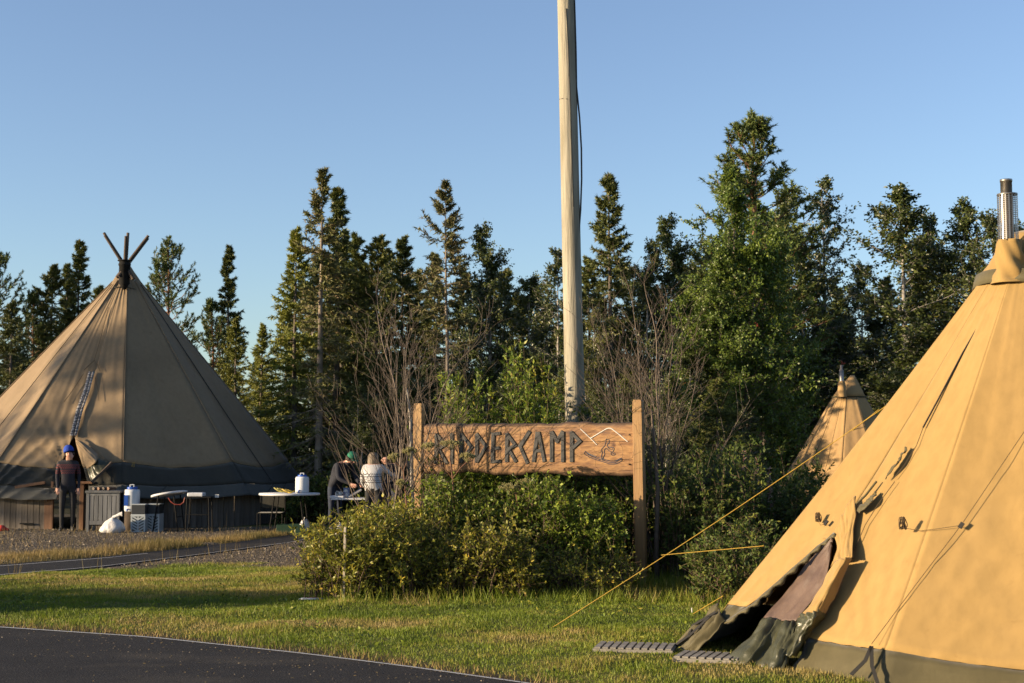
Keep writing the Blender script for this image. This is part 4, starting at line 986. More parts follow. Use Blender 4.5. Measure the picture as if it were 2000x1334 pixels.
# ---- yellow guy ropes
def rope(pts, label, r=.0040, sagk=0):
    return tag(MB().tube(pts, r, 6).build('guy_rope', M['rope_yellow'], None, True), label, 'rope', 'yellow guy ropes of the tents')
ra = at(1742, 785, 12.3); rb = gp(1072, 1230, .03)
rope([ra.lerp(rb, t)-Vector((0,0,.03*math.sin(math.pi*t))) for t in np.linspace(0, 1, 12)], 'long yellow guy rope from the ochre tent down to the lawn before the sign')
rc = at(1492, 1066, 12.3); rd = ra.lerp(rb, .665)
rope([rc, rd], 'short yellow guy rope joining the long one from the ochre tent edge', .0034)
rope([at(1412,1164,12.0), gp(1352,1200,.02)], 'short yellow guy rope pegged in the grass beside the tent door', .0034)
rope([at(1716,800,35.0), at(1560,925,35.4)], 'thin yellow guy rope crossing in front of the small tan tent', .010)
M['plastic_white'] = pmat('white_plastic', [(.62,.62,.60),(.72,.72,.70)], 8, rough=.45)
pg = MB().tube([gp(1353,1201)+Vector((0,0,-.05)), gp(1353,1201)+Vector((-.01,0,.07))], .006, 6).build('tent_peg', M['plastic_white'], None); tag(pg, 'pale tent peg standing in the grass left of the ochre tent', 'peg')
pg = MB().tube([rb+Vector((.02,0,-.06)), rb+Vector((-.01,0,.04))], .007, 6).build('tent_peg', M['black_metal'], None); tag(pg, 'dark peg holding the long yellow rope in the lawn', 'peg')

# ---- utility pole
M['pole'] = pmat('weathered_pole_wood', [(.24,.215,.155),(.40,.37,.29)], 2.2, stretch=(2.5,2.5,.35), rough=.85, bump=.8, bscale=16, bstretch=(2,2,.12), bdist=.02, dist=.6)
bx = at(1123.5, 820, 20.5); b0 = Vector((bx.x+.018, 20.5, 0)); tx = at(1105.5, 0, 20.5)
pdir = (tx-bx)/(tx.z-bx.z); ptop = bx+pdir*(9.6-bx.z); b0 = bx-pdir*bx.z
upole = empty('utility_pole', b0, 'tall weathered grey wooden utility pole rising behind the sign', 'pole')
sh = MB(); P = []
for k in range(60):
    t = k/59; c_ = b0.lerp(ptop, t); r = .148-.024*t; row = []
    for j in range(28):
        a = j/28*2*math.pi; rr_ = r*(1+.02*noise.noise(Vector((math.cos(a)*2, math.sin(a)*2, t*9)))+.012*noise.noise(Vector((math.cos(a)*6, math.sin(a)*6, t*50))))
        row.append((c_.x+rr_*math.cos(a), c_.y+rr_*math.sin(a), c_.z))
    P.append(row)
sh.grid(P, True); adopt(sh.build('shaft', M['pole'], None, True), upole)
def ponp(px, py):       # point on the pole front for a pixel
    z = hz(py, 20.37); t = z/9.6; c_ = b0.lerp(ptop, t); r = .148-.024*t; x = (px-1000)/FPX*20.4-c_.x; x = max(-r*.98, min(r*.98, x))
    return Vector((c_.x+x, c_.y-math.sqrt(r*r-x*x)-.001, z))
adopt(MB().tube([ponp(a, b) for a, b in ((1108,0),(1112,80),(1115,170),(1117,260),(1119,330),(1121,400))], .007, 5).build('drying_crack', M['cord'], None), upole)
adopt(MB().tube([ponp(a, b) for a, b in ((1092,181),(1100,182),(1110,184))], .006, 5).build('drying_crack', M['cord'], None), upole)
M['cable'] = pmat('black_cable', (.02,.02,.022), rough=.5)
P = [(1122,0),(1125,100),(1126,170),(1132,230),(1135.5,290),(1136,350),(1134,410),(1131,450)]
P3 = [at(a, b, 20.45) for a, b in P]+[at(1134,520,20.55), at(1138,700,20.55), at(1142,800,20.55), at(1143,900,20.55)]
adopt(MB().tube(P3, .014, 6).build('cable', M['cable'], None, True), upole)
q = at(1151, 812, 20.6)
adopt(MB().box((q.x-.055,q.y-.05,q.z-.14),(q.x+.05,q.y+.05,q.z+.12)).build('junction_box', pmat('blue_grey_plastic', (.06,.07,.09), rough=.5), None, bevel=.01), upole)

# ---- carved sign
SC = Vector((.1755, 18.0, 0)); ST_ = R(20); SX = Vector((math.cos(ST_), -math.sin(ST_), 0)); SN = Vector((-math.sin(ST_), -math.cos(ST_), 0))
sign = empty('camp_sign', SC, 'wide wooden board reading RIDDERCAMP between two posts with carved skier emblem', 'sign')
m, n, l, b = nm('sign_wood')
tc = n.new('ShaderNodeTexCoord'); mp = n.new('ShaderNodeMapping'); mp.inputs['Rotation'].default_value = (0,0,ST_); mp.inputs['Scale'].default_value = (.5,3,4.5); l.new(tc.outputs['Object'], mp.inputs[0])
def ntex(sc, det, vec, dist=0): 
    t = n.new('ShaderNodeTexNoise'); t.inputs['Scale'].default_value = sc; t.inputs['Detail'].default_value = det; t.inputs['Distortion'].default_value = dist; l.new(vec, t.inputs['Vector']); return t.outputs['Fac']
f1 = ntex(2.2, 6, mp.outputs[0], 1.2); f2 = ntex(9, 4, mp.outputs[0], .5); f3 = ntex(3.2, 4, tc.outputs['Object'], .4)
c0 = ramp(n, l, f1, [(.28,(.10,.042,.018)),(.42,(.29,.135,.044)),(.56,(.44,.235,.078)),(.72,(.21,.092,.032))])
x = n.new('ShaderNodeMix'); x.data_type = 'RGBA'; x.blend_type = 'MULTIPLY'; x.inputs[0].default_value = .7; l.new(c0, x.inputs[6]); l.new(ramp(n, l, f2, [(.35,(.62,.55,.5)),(.6,(1.1,1.1,1.1))]), x.inputs[7]); c0 = x.outputs[2]
x = n.new('ShaderNodeMix'); x.data_type = 'RGBA'; x.blend_type = 'MULTIPLY'; x.inputs[0].default_value = .85; l.new(c0, x.inputs[6]); l.new(ramp(n, l, f3, [(.60,(1,1,1)),(.72,(.45,.36,.30))]), x.inputs[7]); c0 = x.outputs[2]
vo = n.new('ShaderNodeTexVoronoi'); vo.inputs['Scale'].default_value = 4.2; vo.inputs['Randomness'].default_value = 1; l.new(tc.outputs['Object'], vo.inputs['Vector'])
x = n.new('ShaderNodeMix'); x.data_type = 'RGBA'; x.blend_type = 'MULTIPLY'; x.inputs[0].default_value = 1; l.new(c0, x.inputs[6]); l.new(ramp(n, l, vo.outputs['Distance'], [(.03,(.16,.09,.06)),(.10,(.6,.5,.42)),(.17,(1,1,1))]), x.inputs[7]); c0 = x.outputs[2]
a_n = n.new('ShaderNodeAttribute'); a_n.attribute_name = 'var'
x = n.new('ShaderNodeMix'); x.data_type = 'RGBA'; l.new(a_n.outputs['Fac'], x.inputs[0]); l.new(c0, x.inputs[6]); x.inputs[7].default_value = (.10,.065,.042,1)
l.new(x.outputs[2], b.inputs['Base Color']); b.inputs['Roughness'].default_value = .62
bp = n.new('ShaderNodeBump'); bp.inputs['Strength'].default_value = .5; bp.inputs['Distance'].default_value = .01; l.new(f2, bp.inputs['Height']); l.new(bp.outputs[0], b.inputs['Normal'])
M['sign_wood'] = m
M['post_wood'] = pmat('sign_post_wood', [(.24,.13,.05),(.40,.245,.10)], 4, stretch=(3,3,.25), rough=.65, bump=.5, bscale=14, bstretch=(3,3,.2), dist=.6)
def sp(x, z, off=0.0): p = SC+SX*x+SN*off; return Vector((p.x, p.y, z))
mb = MB(); P = []; VV = []
W = 1.46; NU = 90
for k in range(NU+1):
    u = -W+2*W*k/NU
    zt = 1.985+.022*noise.noise(Vector((u*2.2, 0, 4)))+.012*noise.noise(Vector((u*8, 0, 4))); zb = 1.335+.030*noise.noise(Vector((u*2.0, 3, 9)))+.018*noise.noise(Vector((u*6, 3, 9)))-.012*u
    prof = [(zb+.03,.028),(zb+.05,.032),(zb+.2,.032),((zt+zb)/2,.032),(zt-.16,.032),(zt-.05,.032),(zt-.025,.026),(zt-.006,.008),(zt,-.012),(zt-.02,-.03),(zb+.02,-.03),(zb,-.012),(zb+.008,.012)]
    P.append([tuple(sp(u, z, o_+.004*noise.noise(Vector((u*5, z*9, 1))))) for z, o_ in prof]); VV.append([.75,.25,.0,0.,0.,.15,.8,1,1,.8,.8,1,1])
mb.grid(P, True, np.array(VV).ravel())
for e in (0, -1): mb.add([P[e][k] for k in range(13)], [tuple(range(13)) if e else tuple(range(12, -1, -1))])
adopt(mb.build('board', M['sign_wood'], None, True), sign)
for sx, zt in ((-1.476, 2.25), (1.476, 2.26)):
    mb = MB()
    prof = [(0,1),(1.2,1),(zt-.16,.97),(zt-.145,.88),(zt-.13,.97),(zt-.02,.90),(zt,.75)] if sx > 0 else [(0,1),(1.2,1.02),(zt-.05,.97),(zt,.82)]
    P = []
    for z, k in prof:
        w_, d_ = .065*k, .055*k; lx = (-.02 if sx > 0 else .01)*(z-1)/1.0*.5
        P.append([tuple(sp(sx+x_+lx, z, y_)) for x_, y_ in ((-w_,-d_),(-w_,d_*.8),(-w_*.85,d_),(w_*.85,d_),(w_,d_*.8),(w_,-d_))])
    mb.grid(P, True); mb.add(P[-1], [(0,5,4,3,2,1)]); adopt(mb.build('post', M['post_wood'], None), sign)
def cpx(cx, cy): return (780+cx/3.335, 760+cy/3.335)
P_SN = sp(0, 0, .0)
def bsp(px, py, off): return on_plane(px, py, P_SN, SN, off)
M['letter'] = pmat('dark_letter_paint', [(.030,.030,.030),(.055,.054,.052)], 20, rough=.6)
letters = [
 [[(250,290),(244,487)],[(253,300),(304,362),(256,394)],[(264,394),(318,485)]],
 [[(350,288),(348,487)]],
 [[(412,290),(408,482)],[(414,298),(476,378),(412,470)]],
 [[(512,290),(510,480)],[(514,298),(572,374),(514,468)]],
 [[(618,284),(613,484)],[(626,292),(666,288)],[(626,386),(662,383)],[(622,472),(668,469)]],
 [[(708,286),(706,476)],[(710,296),(762,365),(714,394)],[(718,392),(768,475)]],
 [[(850,282),(793,372),(838,476)]],
 [[(906,278),(880,476)],[(912,278),(950,474)],[(896,402),(938,400)]],
 [[(998,276),(998,476)],[(1002,284),(1034,340),(1066,282)],[(1070,276),(1071,476)]],
 [[(1128,276),(1128,476)],[(1130,286),(1182,340),(1132,386)]]]
for strokes in letters:
    mb = MB(); k = 0
    for st in strokes:
        for a, b in zip(st[:-1], st[1:]):
            th = .026+.0010*k; k += 1
            p, q = bsp(*cpx(*a), .024+th/2), bsp(*cpx(*b), .024+th/2)
            wd = .049 if k == 1 else .043; e = (q-p).normalized()*(.02 if len(st) > 2 else 0)
            mb.bar(p-e, q+e, wd, th-.010, SN)
    adopt(mb.build('letter', M['letter'], None, bevel=.003), sign)
def epx(a, b): return (1120+a/12.13, 820+b/12.13)
M['line_white'] = pmat('white_line_paint', (.75,.72,.66), rough=.6); M['line_blue'] = pmat('blue_grey_line_paint', [(.055,.06,.09),(.10,.10,.13)], 40, rough=.6)
M['line_fill'] = pmat('grey_fill_paint', [(.22,.19,.17),(.36,.30,.24)], 30, rough=.7)
def eline(pts, mat, r=.005, name='emblem_line', sm=False): 
    adopt(MB().tube([bsp(*epx(*p), .034) for p in pts], r, 5).build(name, mat, None, sm), sign)
eline([(180,210),(300,322),(425,440),(500,515),(575,592)], M['line_white'], .0055)
eline([(425,440),(600,335),(760,238),(800,216),(835,204),(870,200),(905,206),(940,222),(1100,345),(1300,518)], M['line_white'], .0065)
eline([(692,940),(682,880),(685,830),(700,775),(690,735),(682,695),(720,655),(760,610),(782,530),(790,458),(806,452),(826,474),(850,462),(866,480),(866,510),(850,572),(836,545),(815,600),(830,640),(900,650),(962,656),(984,682),(960,730),(936,772),(952,800),(985,780),(1004,800),(990,832),(950,845),(915,825),(903,790),(908,755),(860,735),(812,690),(785,670),(752,705),(745,760),(756,815),(725,880),(706,942)], M['line_blue'], .0044)
eline([(830,650),(880,690),(930,705),(950,680)], M['line_blue'], .0035); eline([(830,640),(925,648),(955,668)], M['line_blue'], .005)
eline([(300,742),(350,790),(420,832),(560,880),(680,912),(800,955),(900,978),(980,978),(1040,962),(1100,925),(1150,902),(1172,925),(1165,962),(1100,1005),(1010,1042),(950,1050),(880,1046),(650,972),(500,925),(400,888),(320,835),(272,795),(300,742)], M['line_blue'], .0044)
eline([(330,790),(400,845),(550,905),(760,975),(900,1012),(1000,1010),(1090,960),(1150,925)], M['line_blue'], .0044)
eline([(350,775),(420,815),(560,868)], M['line_fill'], .004)

M['crack'] = pmat('dark_wood_crack', (.03,.016,.009), rough=.95)
for k, (u0, u1, z0, z1) in enumerate(((-1.38,-.62,1.86,1.87),(-.45,.28,1.435,1.43),(.62,1.39,1.745,1.752),(-1.3,-.9,1.47,1.462),(.15,.70,1.925,1.918),(.95,1.40,1.52,1.525),(-.5,.1,1.945,1.95))):
    P = [sp(u0+(u1-u0)*t, z0+(z1-z0)*t+.006*noise.noise(Vector((t*6, k, 0))), .0335) for t in np.linspace(0, 1, 14)]
    adopt(MB().tube(P, [.0008]+[.0028]*12+[.0006], 4).build('crack', M['crack'], None), sign)
for u in (-1.40, 1.36):
    for z in (1.47, 1.83): adopt(MB().tube([sp(u, z, .03), sp(u, z, .044)], [.010,.009], 8).build('bolt', M['black_metal'], None), sign)

# ------------------------------------------------------------------ shrubs and plants
def shrub(foot, hfun, nst, seed, leaf, lw, tw=9, nl=9, spread=.35, upright=.5, reach=.9, vmin=.15, r_stem=.007, twl=.22):
    """foot: (x0,x1,y0,y1) in world metres; hfun(x, y) the local height; stems arch outwards and carry leafy side twigs"""
    r = np.random.default_rng(seed); x0, x1, y0, y1 = foot
    bx = r.uniform(x0, x1, nst); by = r.uniform(y0, y1, nst); H = np.array([hfun(a, b) for a, b in zip(bx, by)])*r.uniform(.55, 1.08, nst)
    k = H > .12; bx, by, H = bx[k], by[k], H[k]; N = len(H)
    a = r.uniform(0, 6.283, N); sp_ = spread*H*r.uniform(.2, 1., N); S = 6; pts = []
    for q in range(S+1):
        t = q/S; pts.append(np.stack([bx+np.cos(a)*sp_*t**1.6, by+np.sin(a)*sp_*t**1.6, H*(t*(1.12-.12*t))], -1)+r.normal(0, .012, (N, 3))*t)
    pts = np.array(pts); wood = MB()
    for q in range(S): wood.cones(pts[q], pts[q+1], r_stem*(1-q/S)+.002, r_stem*(1-(q+1)/S)+.002, 4)
    s = r.uniform(vmin, 1., (N, tw)); kk = np.minimum((s*S).astype(int), S-1); fr = (s*S-kk)[..., None]; bi = np.arange(N)[:, None]
    p0 = pts[kk, bi]*(1-fr)+pts[kk+1, bi]*fr
    td = nrm(r.normal(0, 1, (N, tw, 3))*np.array([1, 1, .4])+np.array([0, 0, upright*1.4])); tl = r.uniform(.5, 1.3, (N, tw, 1))*twl
    p1 = p0+td*tl; A = p0.reshape(-1, 3); B = p1.reshape(-1, 3); wood.cones(A, B, .003, .0015, 3)
    A = np.vstack([A, pts[S-1], pts[S-2]]); B = np.vstack([B, pts[S], pts[S-1]])
    f = r.uniform(.05, 1.02, (len(A), nl)); P = A[:, None]+(B-A)[:, None]*f[..., None]
    dd = nrm(nrm(B-A)[:, None]*.75+r.normal(0, .55, (len(A), nl, 3)))
    n = len(A)*nl; var = np.clip(r.normal(.42, .16, (len(A), 1))+r.normal(0, .17, (len(A), nl)), 0, 1).ravel()
    P = P.reshape(-1, 3); k = P[:, 2] > .01
    Lf = leaf*r.uniform(.6, 1.2, n); fol = MB().leaves(P[k], dd.reshape(-1, 3)[k], Lf[k], Lf[k]*lw, r, var[k])
    return wood, fol
def add_shrub(kind, label, foot, hfun, nst, seed, leafm, leaf, lw=.2, group='shrubs round the sign', **kw):
    w, f = shrub(foot, hfun, nst, seed, leaf, lw, **kw)
    cx, cy = (foot[0]+foot[1])/2, (foot[2]+foot[3])/2
    root = empty(kind, (cx, cy, 0), label, 'shrub', group)
    adopt(w.build('stems', M['stem'], None), root); adopt(f.build('foliage', M[leafm], None), root)
def dome(cx, cy, rx, ry, h, e=1.): return lambda x, y: h*max(0., 1-((x-cx)/rx)**2-((y-cy)/ry)**2)**(.5*e)
# left willow mound (three bushes), each with own crown
add_shrub('willow_shrub', 'low spreading willow bush with yellow green leaves at the left end of the hedge', (-2.25,-1.45,15.2,17.), dome(-1.8,16.1,.85,1.1,.95), 120, 41, 'willow_leaf', .060, .19, tw=10, nl=8, spread=.5)
add_shrub('willow_shrub', 'rounded sunlit willow bush behind the white stake', (-1.85,-1.0,15.3,17.6), dome(-1.35,16.4,.8,1.3,1.0), 160, 42, 'willow_leaf', .060, .19, tw=10, nl=8, spread=.4)
add_shrub('willow_shrub', 'taller willow bush just left of the left sign post', (-1.75,-1.0,15.8,18.4), dome(-1.35,17.1,.6,1.5,1.0), 150, 43, 'willow_leaf', .058, .19, tw=10, nl=8, spread=.3)
add_shrub('shrub', 'small leaved yellow flecked bush low in front of the left half of the sign', (-.95,.2,15.4,16.8), dome(-.4,16.1,.85,1.,.85), 170, 44, 'willow_leaf', .045, .24, tw=10, nl=9, spread=.45)
add_shrub('shrub', 'dark green bush under the letters in the middle of the sign', (-1.0,.5,16.8,17.9), lambda x, y: 1.12+.12*math.sin(x*5), 210, 45, 'shrub_leaf', .050, .28, tw=10, nl=10, spread=.2)
add_shrub('shrub', 'dark leafy bush under the right half of the sign', (.3,1.25,16.6,17.6), lambda x, y: 1.18+.14*math.sin(x*4+1)-.06*(18.2-y), 190, 46, 'shrub_leaf', .050, .28, tw=10, nl=10, spread=.2)
add_shrub('shrub', 'low straggly bush with golden leaves in front of the right half of the sign', (.1,1.35,15.5,16.7), dome(.8,16.3,.9,.9,.55), 80, 47, 'willow_leaf', .040, .24, tw=8, nl=7, spread=.4)
add_shrub('shrub', 'wide dark bush just behind the sign board', (-1.2,1.7,18.4,20.2), lambda x, y: 1.75+.15*math.sin(x*3), 330, 48, 'shrub_leaf', .055, .28, tw=10, nl=9, spread=.2)
add_shrub('willow_shrub', 'tall upright willow shoots rising above the left half of the sign', (-.95,.72,19.0,20.2), lambda x, y: 2.45+.32*math.sin(x*7)+.25*math.sin(x*13+1)-.15*abs(x+.0), 150, 49, 'shrub_leaf', .080, .17, tw=18, nl=9, spread=.10, upright=1.3, twl=.17)
add_shrub('willow_shrub', 'tallest willow wands just left of the utility pole', (-.1,.6,19.4,20.0), lambda x, y: 3.15-.9*abs(x-.25), 15, 50, 'willow_leaf', .085, .17, tw=26, nl=6, spread=.08, upright=1.6, twl=.15)
add_shrub('willow_shrub', 'shaded willow bush between the utility pole and the right sign post', (.95,1.9,19.3,21.5), lambda x, y: 2.1+.25*math.sin(x*9), 130, 51, 'dark_leaf', .080, .18, tw=14, nl=8, spread=.12, upright=1.)
add_shrub('shrub', 'broad dark bush right of the right sign post', (1.9,3.0,17.3,19.4), lambda x, y: 1.45+.25*math.sin(x*5), 240, 52, 'dark_leaf', .055, .26, tw=10, nl=9, spread=.25)
add_shrub('shrub', 'dark bush whose leafy shoots stand before the small tan tent', (2.7,4.4,18.0,21.0), lambda x, y: 1.12+.22*math.sin(x*7), 240, 53, 'dark_leaf', .060, .24, tw=12, nl=9, spread=.2, upright=.9)
add_shrub('willow_shrub', 'upright willow shoots reaching in front of the tan tent canvas', (3.7,4.4,18.6,19.6), lambda x, y: 1.55+.2*math.sin(x*20), 14, 54, 'dark_leaf', .075, .2, tw=14, nl=8, spread=.1, upright=1.4)
add_shrub('shrub', 'low dark bush touching the left edge of the ochre tent', (2.0,3.0,14.9,17.0), dome(2.5,16.3,.9,1.3,.85), 130, 55, 'dark_leaf', .050, .24, tw=9, nl=8, spread=.3)
add_shrub('shrub', 'shaded thicket on the far side of the path at the foot of the wood', (-1.0,4.0,22.5,25.5), lambda x, y: 1.4+.4*math.sin(x*2.1), 340, 56, 'dark_leaf', .075, .3, tw=9, nl=9, spread=.3, group='thickets at the foot of the wood')
add_shrub('shrub', 'thicket of young birch and bilberry behind the people at the tables', (-5.2,-1.2,31.5,33.5), lambda x, y: .75+.4*math.sin(x*2.7), 230, 57, 'dark_leaf', .085, .3, tw=9, nl=7, spread=.3, group='thickets at the foot of the wood')
add_shrub('shrub', 'thicket under the tall birches right of the tan tent', (11.2,15,35,39), lambda x, y: 1.6+.5*math.sin(x*1.7), 420, 58, 'dark_leaf', .12, .3, tw=9, nl=8, spread=.3, group='thickets at the foot of the wood')

# leafless bushes: fans of many fine twigs
def bare_bush(kind, label, px, D, top, width, seed, trunkpx=None):
    r = np.random.default_rng(seed); H = hz(top, D); X = xat(px, D); wood = MB(); W_ = width/FPX*D/2
    segs = []
    def grow(p, d, L, rad, depth):
        n = max(4, int(L/.16)); q = p.copy(); step = L/n
        for k in range(n):
            d = nrm(d+r.normal(0, .07, 3)+np.array([0,0,.03])); q2 = q+d*step; r0 = rad*(1-k/n*.75); r1 = rad*(1-(k+1)/n*.75)
            segs.append((q, q2, max(r0, .0018), max(r1, .0014))); q = q2
            if depth < 3 and k > 0 and r.random() < (.85, .75, .45)[depth]:
                a = r.uniform(0, 6.283); o = np.array([math.cos(a), math.sin(a), 0.])
                d2 = nrm(d+o*r.uniform(.35, .8)); grow(q.copy(), d2, L*(1-k/n)*r.uniform(.30, .62)+.14, r1*.6, depth+1)
    for s_ in range(5):
        a = r.uniform(0, 6.283); o = r.uniform(.03, .30) if s_ else .03; d = nrm(np.array([math.cos(a)*o*W_*2/H*1.2, math.sin(a)*o*.7, 1.]))
        grow(np.array([X+r.normal(0,.05), D+r.normal(0,.05), 0.]), d, H*r.uniform(.8, 1.0)*.97, .020 if s_ == 0 else .012, 0)
    A = np.array([s[0] for s in segs]); B = np.array([s[1] for s in segs])
    wood.cones(A, B, np.array([s[2] for s in segs]), np.array([s[3] for s in segs]), 4)
    o = wood.build(kind, M['twig'], None); tag(o, label, 'shrub', 'leafless bushes beside the sign')
    return o
bare_bush('leafless_bush', 'leafless grey brown bush rising beside the left sign post', 788, 18.0, 540, 150, 3)
bare_bush('leafless_bush', 'leafless twiggy bush rising beside the right sign post', 1288, 18.4, 490, 170, 9)
tr = MB().tube([gp(1283,1140), at(1282,1050,17.5), at(1285,960,17.6), at(1279,880,17.65), at(1272,800,17.7)], [.034,.03,.026,.02,.012], 7)
tag(tr.build('dead_sapling', M['twig'], None, True), 'dead grey sapling trunk standing hard against the right sign post', 'sapling')  # shadow on this paler trunk is put into the darker bark colour
tr = MB().tube([at(806,1020,18.0), at(804,900,18.05), at(802,820,18.1), at(795,760,18.1)], [.028,.025,.02,.012], 6)
tag(tr.build('dead_sapling', M['bark_birch'], None, True), 'thin pale sapling stem standing hard against the left sign post', 'sapling')
# angelica with dried seed heads
M['umbel'] = pmat('angelica_seed_head', [(.22,.20,.07),(.38,.34,.14)], 30, rough=.8)
M['red_stem'] = pmat('angelica_stem', [(.16,.06,.035),(.22,.11,.05)], 6, rough=.6)
def umbel(c, w, seed):
    r = np.random.default_rng(seed); mb = MB()
    for k in range(26):
        a = r.uniform(0, 6.283); q = r.uniform(0, 1)**.5*w; p = np.array(c)+np.array([q*math.cos(a), q*math.sin(a), .035*(1-(q/w)**2)])
        mb.cones([np.array(c)-np.array([0,0,.07])], [p], .0018, .0012, 3)
        for e in r.normal(0, .011, (12, 3)): mb.lathe([(0,-.008),(.008,0),(0,.007)], p+e, 5)
    return mb
def angelica(label, stem, heads, D, seed):
    root = empty('angelica_plant', (xat(stem[0][0], D), D, 0), label, 'plant', 'dried angelica plants before the sign')
    P = [at(a, b, D) for a, b in stem]; adopt(MB().tube(P, np.linspace(.012, .007, len(P)), 6).build('stem', M['red_stem'], None, True), root)
    for k, (hx, hy, w, j) in enumerate(heads):
        c = at(hx, hy, D-.02*k); q = P[j]
        adopt(MB().tube([q, q.lerp(c, .5)+Vector((0,0,-.01)), c-Vector((0,0,.06))], .005, 5).build('branch_stem', M['red_stem'], None, True), root)
        adopt(umbel(c, w, seed*10+k).build('seed_head', M['umbel'], None), root)
angelica('angelica with three seed heads covering the second letter of the sign', [(892,1040),(887,990),(884,935),(879,895)], [(880,868,.16,3),(838,872,.10,2),(912,892,.09,2),(885,972,.04,1)], 17.2, 1)
angelica('angelica with broad flat seed head below the middle of the sign', [(1018,1060),(1014,1010),(1008,965)], [(1030,942,.12,2),(995,952,.12,2),(1040,975,.07,1)], 17.0, 2)
angelica('short angelica at the left edge of the sign beside the post', [(798,1040),(792,960),(788,920)], [(800,882,.08,2),(770,893,.06,2),(782,945,.05,1)], 17.1, 3)
# white stake and disc
tag(MB().bar(gp(671,1181), gp(671,1181)+Vector((.01,0,.82)), .024, .02, (0,1,0)).build('marker_stake', pmat('pale_stake_wood', [(.5,.42,.32),(.66,.58,.46)], 10, rough=.8), None, bevel=.003), 'thin pale wooden stake at the front of the willow bush', 'stake')
dc = gp(609, 1178); dc.z = .045
root = empty('plastic_disc', dc, 'small round red and white plastic disc lying in the lawn', 'disc')
o = MB().lathe([(0,.012),(.115,.012),(.135,.006),(.145,-.01),(.135,-.012),(0,0)], (0,0,0), 24).build('rim', M['plastic_white'], root, True)
MB().lathe([(0,.018),(.09,.017),(.10,.0135)], (0,.0,0), 20).build('centre', pmat('red_plastic', [(.32,.03,.03),(.45,.10,.09)], 20, rough=.4), root, True); root.rotation_euler = (R(-6), 0, 0)
# duckboards before the tent door
M['duck'] = pmat('grey_board', [(.20,.185,.155),(.33,.305,.26)], 6, stretch=(1,1,1), rough=.85, bump=.3)
def duck(label, c, rz, L, W_, n_):
    root = empty('duckboard', c, label, 'duckboard', 'grey duckboards at the tent door', rz)
    s = MB().box((-L/2,-.010,0),(L/2,.010,.055)).mesh('frame_board', M['duck'])
    for y in (-W_/2, W_/2): o = link(bpy.data.objects.new('frame_board', s), root); o.location = (0, y, 0)
    e = MB().box((-.010,-W_/2+.012,0),(.010,W_/2-.012,.055)).mesh('end_board', M['duck'])
    for x_ in (-L/2+.011, L/2-.011): o = link(bpy.data.objects.new('end_board', e), root); o.location = (x_, 0, 0)
    sl = MB().box((-.022,-W_/2+.0,0),(.022,W_/2,.012)).mesh('slat', M['duck'])
    for k in range(n_): o = link(bpy.data.objects.new('slat', sl), root); o.location = (-L/2+.035+(L-.07)*k/(n_-1), 0, .056)
c = gp(1226, 1278, .03); duck('grey slatted duckboard lying in the grass before the ochre tent door', (c.x+.06, c.y, .035), R(-12), .62, .36, 10)
c = gp(1378, 1300, .03); duck('grey duckboard half inside the ochre tent door', (c.x+.05, c.y+.1, .03), R(-20), .5, .34, 8)
# fireweed stalks on the right
M['fireweed'] = leafmat('fireweed_fluff', [(0,(.20,.10,.09)),(1,(.38,.28,.22))], .2, .8)
for k, (px, py, D) in enumerate(((1452,880,19.0),(1478,895,19.3),(1502,915,18.8),(1431,930,18.6))):
    r = np.random.default_rng(90+k); top = at(px, py, D); b0_ = Vector((top.x+.05, D, 0)); mb = MB().tube([b0_, b0_.lerp(top,.5)+Vector((-.02,0,0)), top], [.006,.005,.003], 5)
    root = empty('fireweed_plant', b0_, ('tallest fireweed stalk seeding with pinkish fluff right of the sign', 'second fireweed stalk, close right of the tallest one', 'lowest fireweed stalk, nearest the small tan tent', 'short fireweed stalk nearest the right sign post')[k], 'plant', 'fireweed stalks right of the sign')
    adopt(mb.build('stem', M['red_stem'], None), root); f = r.random(120); P = np.array(b0_)[None]+(np.array(top-b0_))[None]*(.55+.45*f)[:, None]
    adopt(MB().leaves(P, r.normal(0,1,(120,3)), .05, .006, r).build('seed_pods', M['fireweed'], None), root)

add_shrub('willow_shrub', 'willow bush beyond the left side of the picture', (-9.8,-8.6,13.9,15.4), dome(-9.2,14.6,.9,1.0,1.35), 110, 61, 'willow_leaf', .06, .2, group='bushes beyond the left side')
add_shrub('willow_shrub', 'smaller willow bush beyond the left side of the picture', (-13.6,-12.6,14.4,15.6), dome(-13.1,15,.8,.8,1.7), 110, 62, 'willow_leaf', .06, .2, group='bushes beyond the left side')
add_shrub('willow_shrub', 'willow bush just outside the left edge of the picture beside the lawn', (-7.3,-6.2,13.7,15.0), dome(-6.8,14.3,.85,.9,1.35), 120, 63, 'willow_leaf', .06, .2, group='bushes beyond the left side')

# ------------------------------------------------------------------ things by the tent
def cyl(name, mat, c, r, h, root, sides=20): return adopt(MB().lathe([(0,0),(r,0),(r,h),(0,h)], c, sides).build(name, mat, None, True), root)
M['white_table'] = pmat('white_table_plastic', [(.62,.63,.65),(.74,.75,.77)], 5, rough=.5)
M['lid_blue'] = pmat('blue_lid_plastic', (.02,.09,.42), rough=.35)
M['jug'] = pmat('milky_jug_plastic', [(.60,.63,.66),(.70,.73,.76)], 3, rough=.4)
M['log'] = pmat('log_bark', [(.05,.035,.025),(.12,.09,.06)], 8, stretch=(1,1,.3), rough=.9, bump=.6)
M['crate'] = pmat('grey_crate_plastic', [(.42,.47,.49),(.50,.55,.57)], 5, rough=.5); M['crate_dark'] = pmat('dark_crate_plastic', (.03,.035,.04), rough=.5)
M['bag'] = pmat('white_plastic_bag', [(.62,.60,.57),(.80,.78,.76)], 7, rough=.35, bump=.8, bscale=14, bdist=.03)
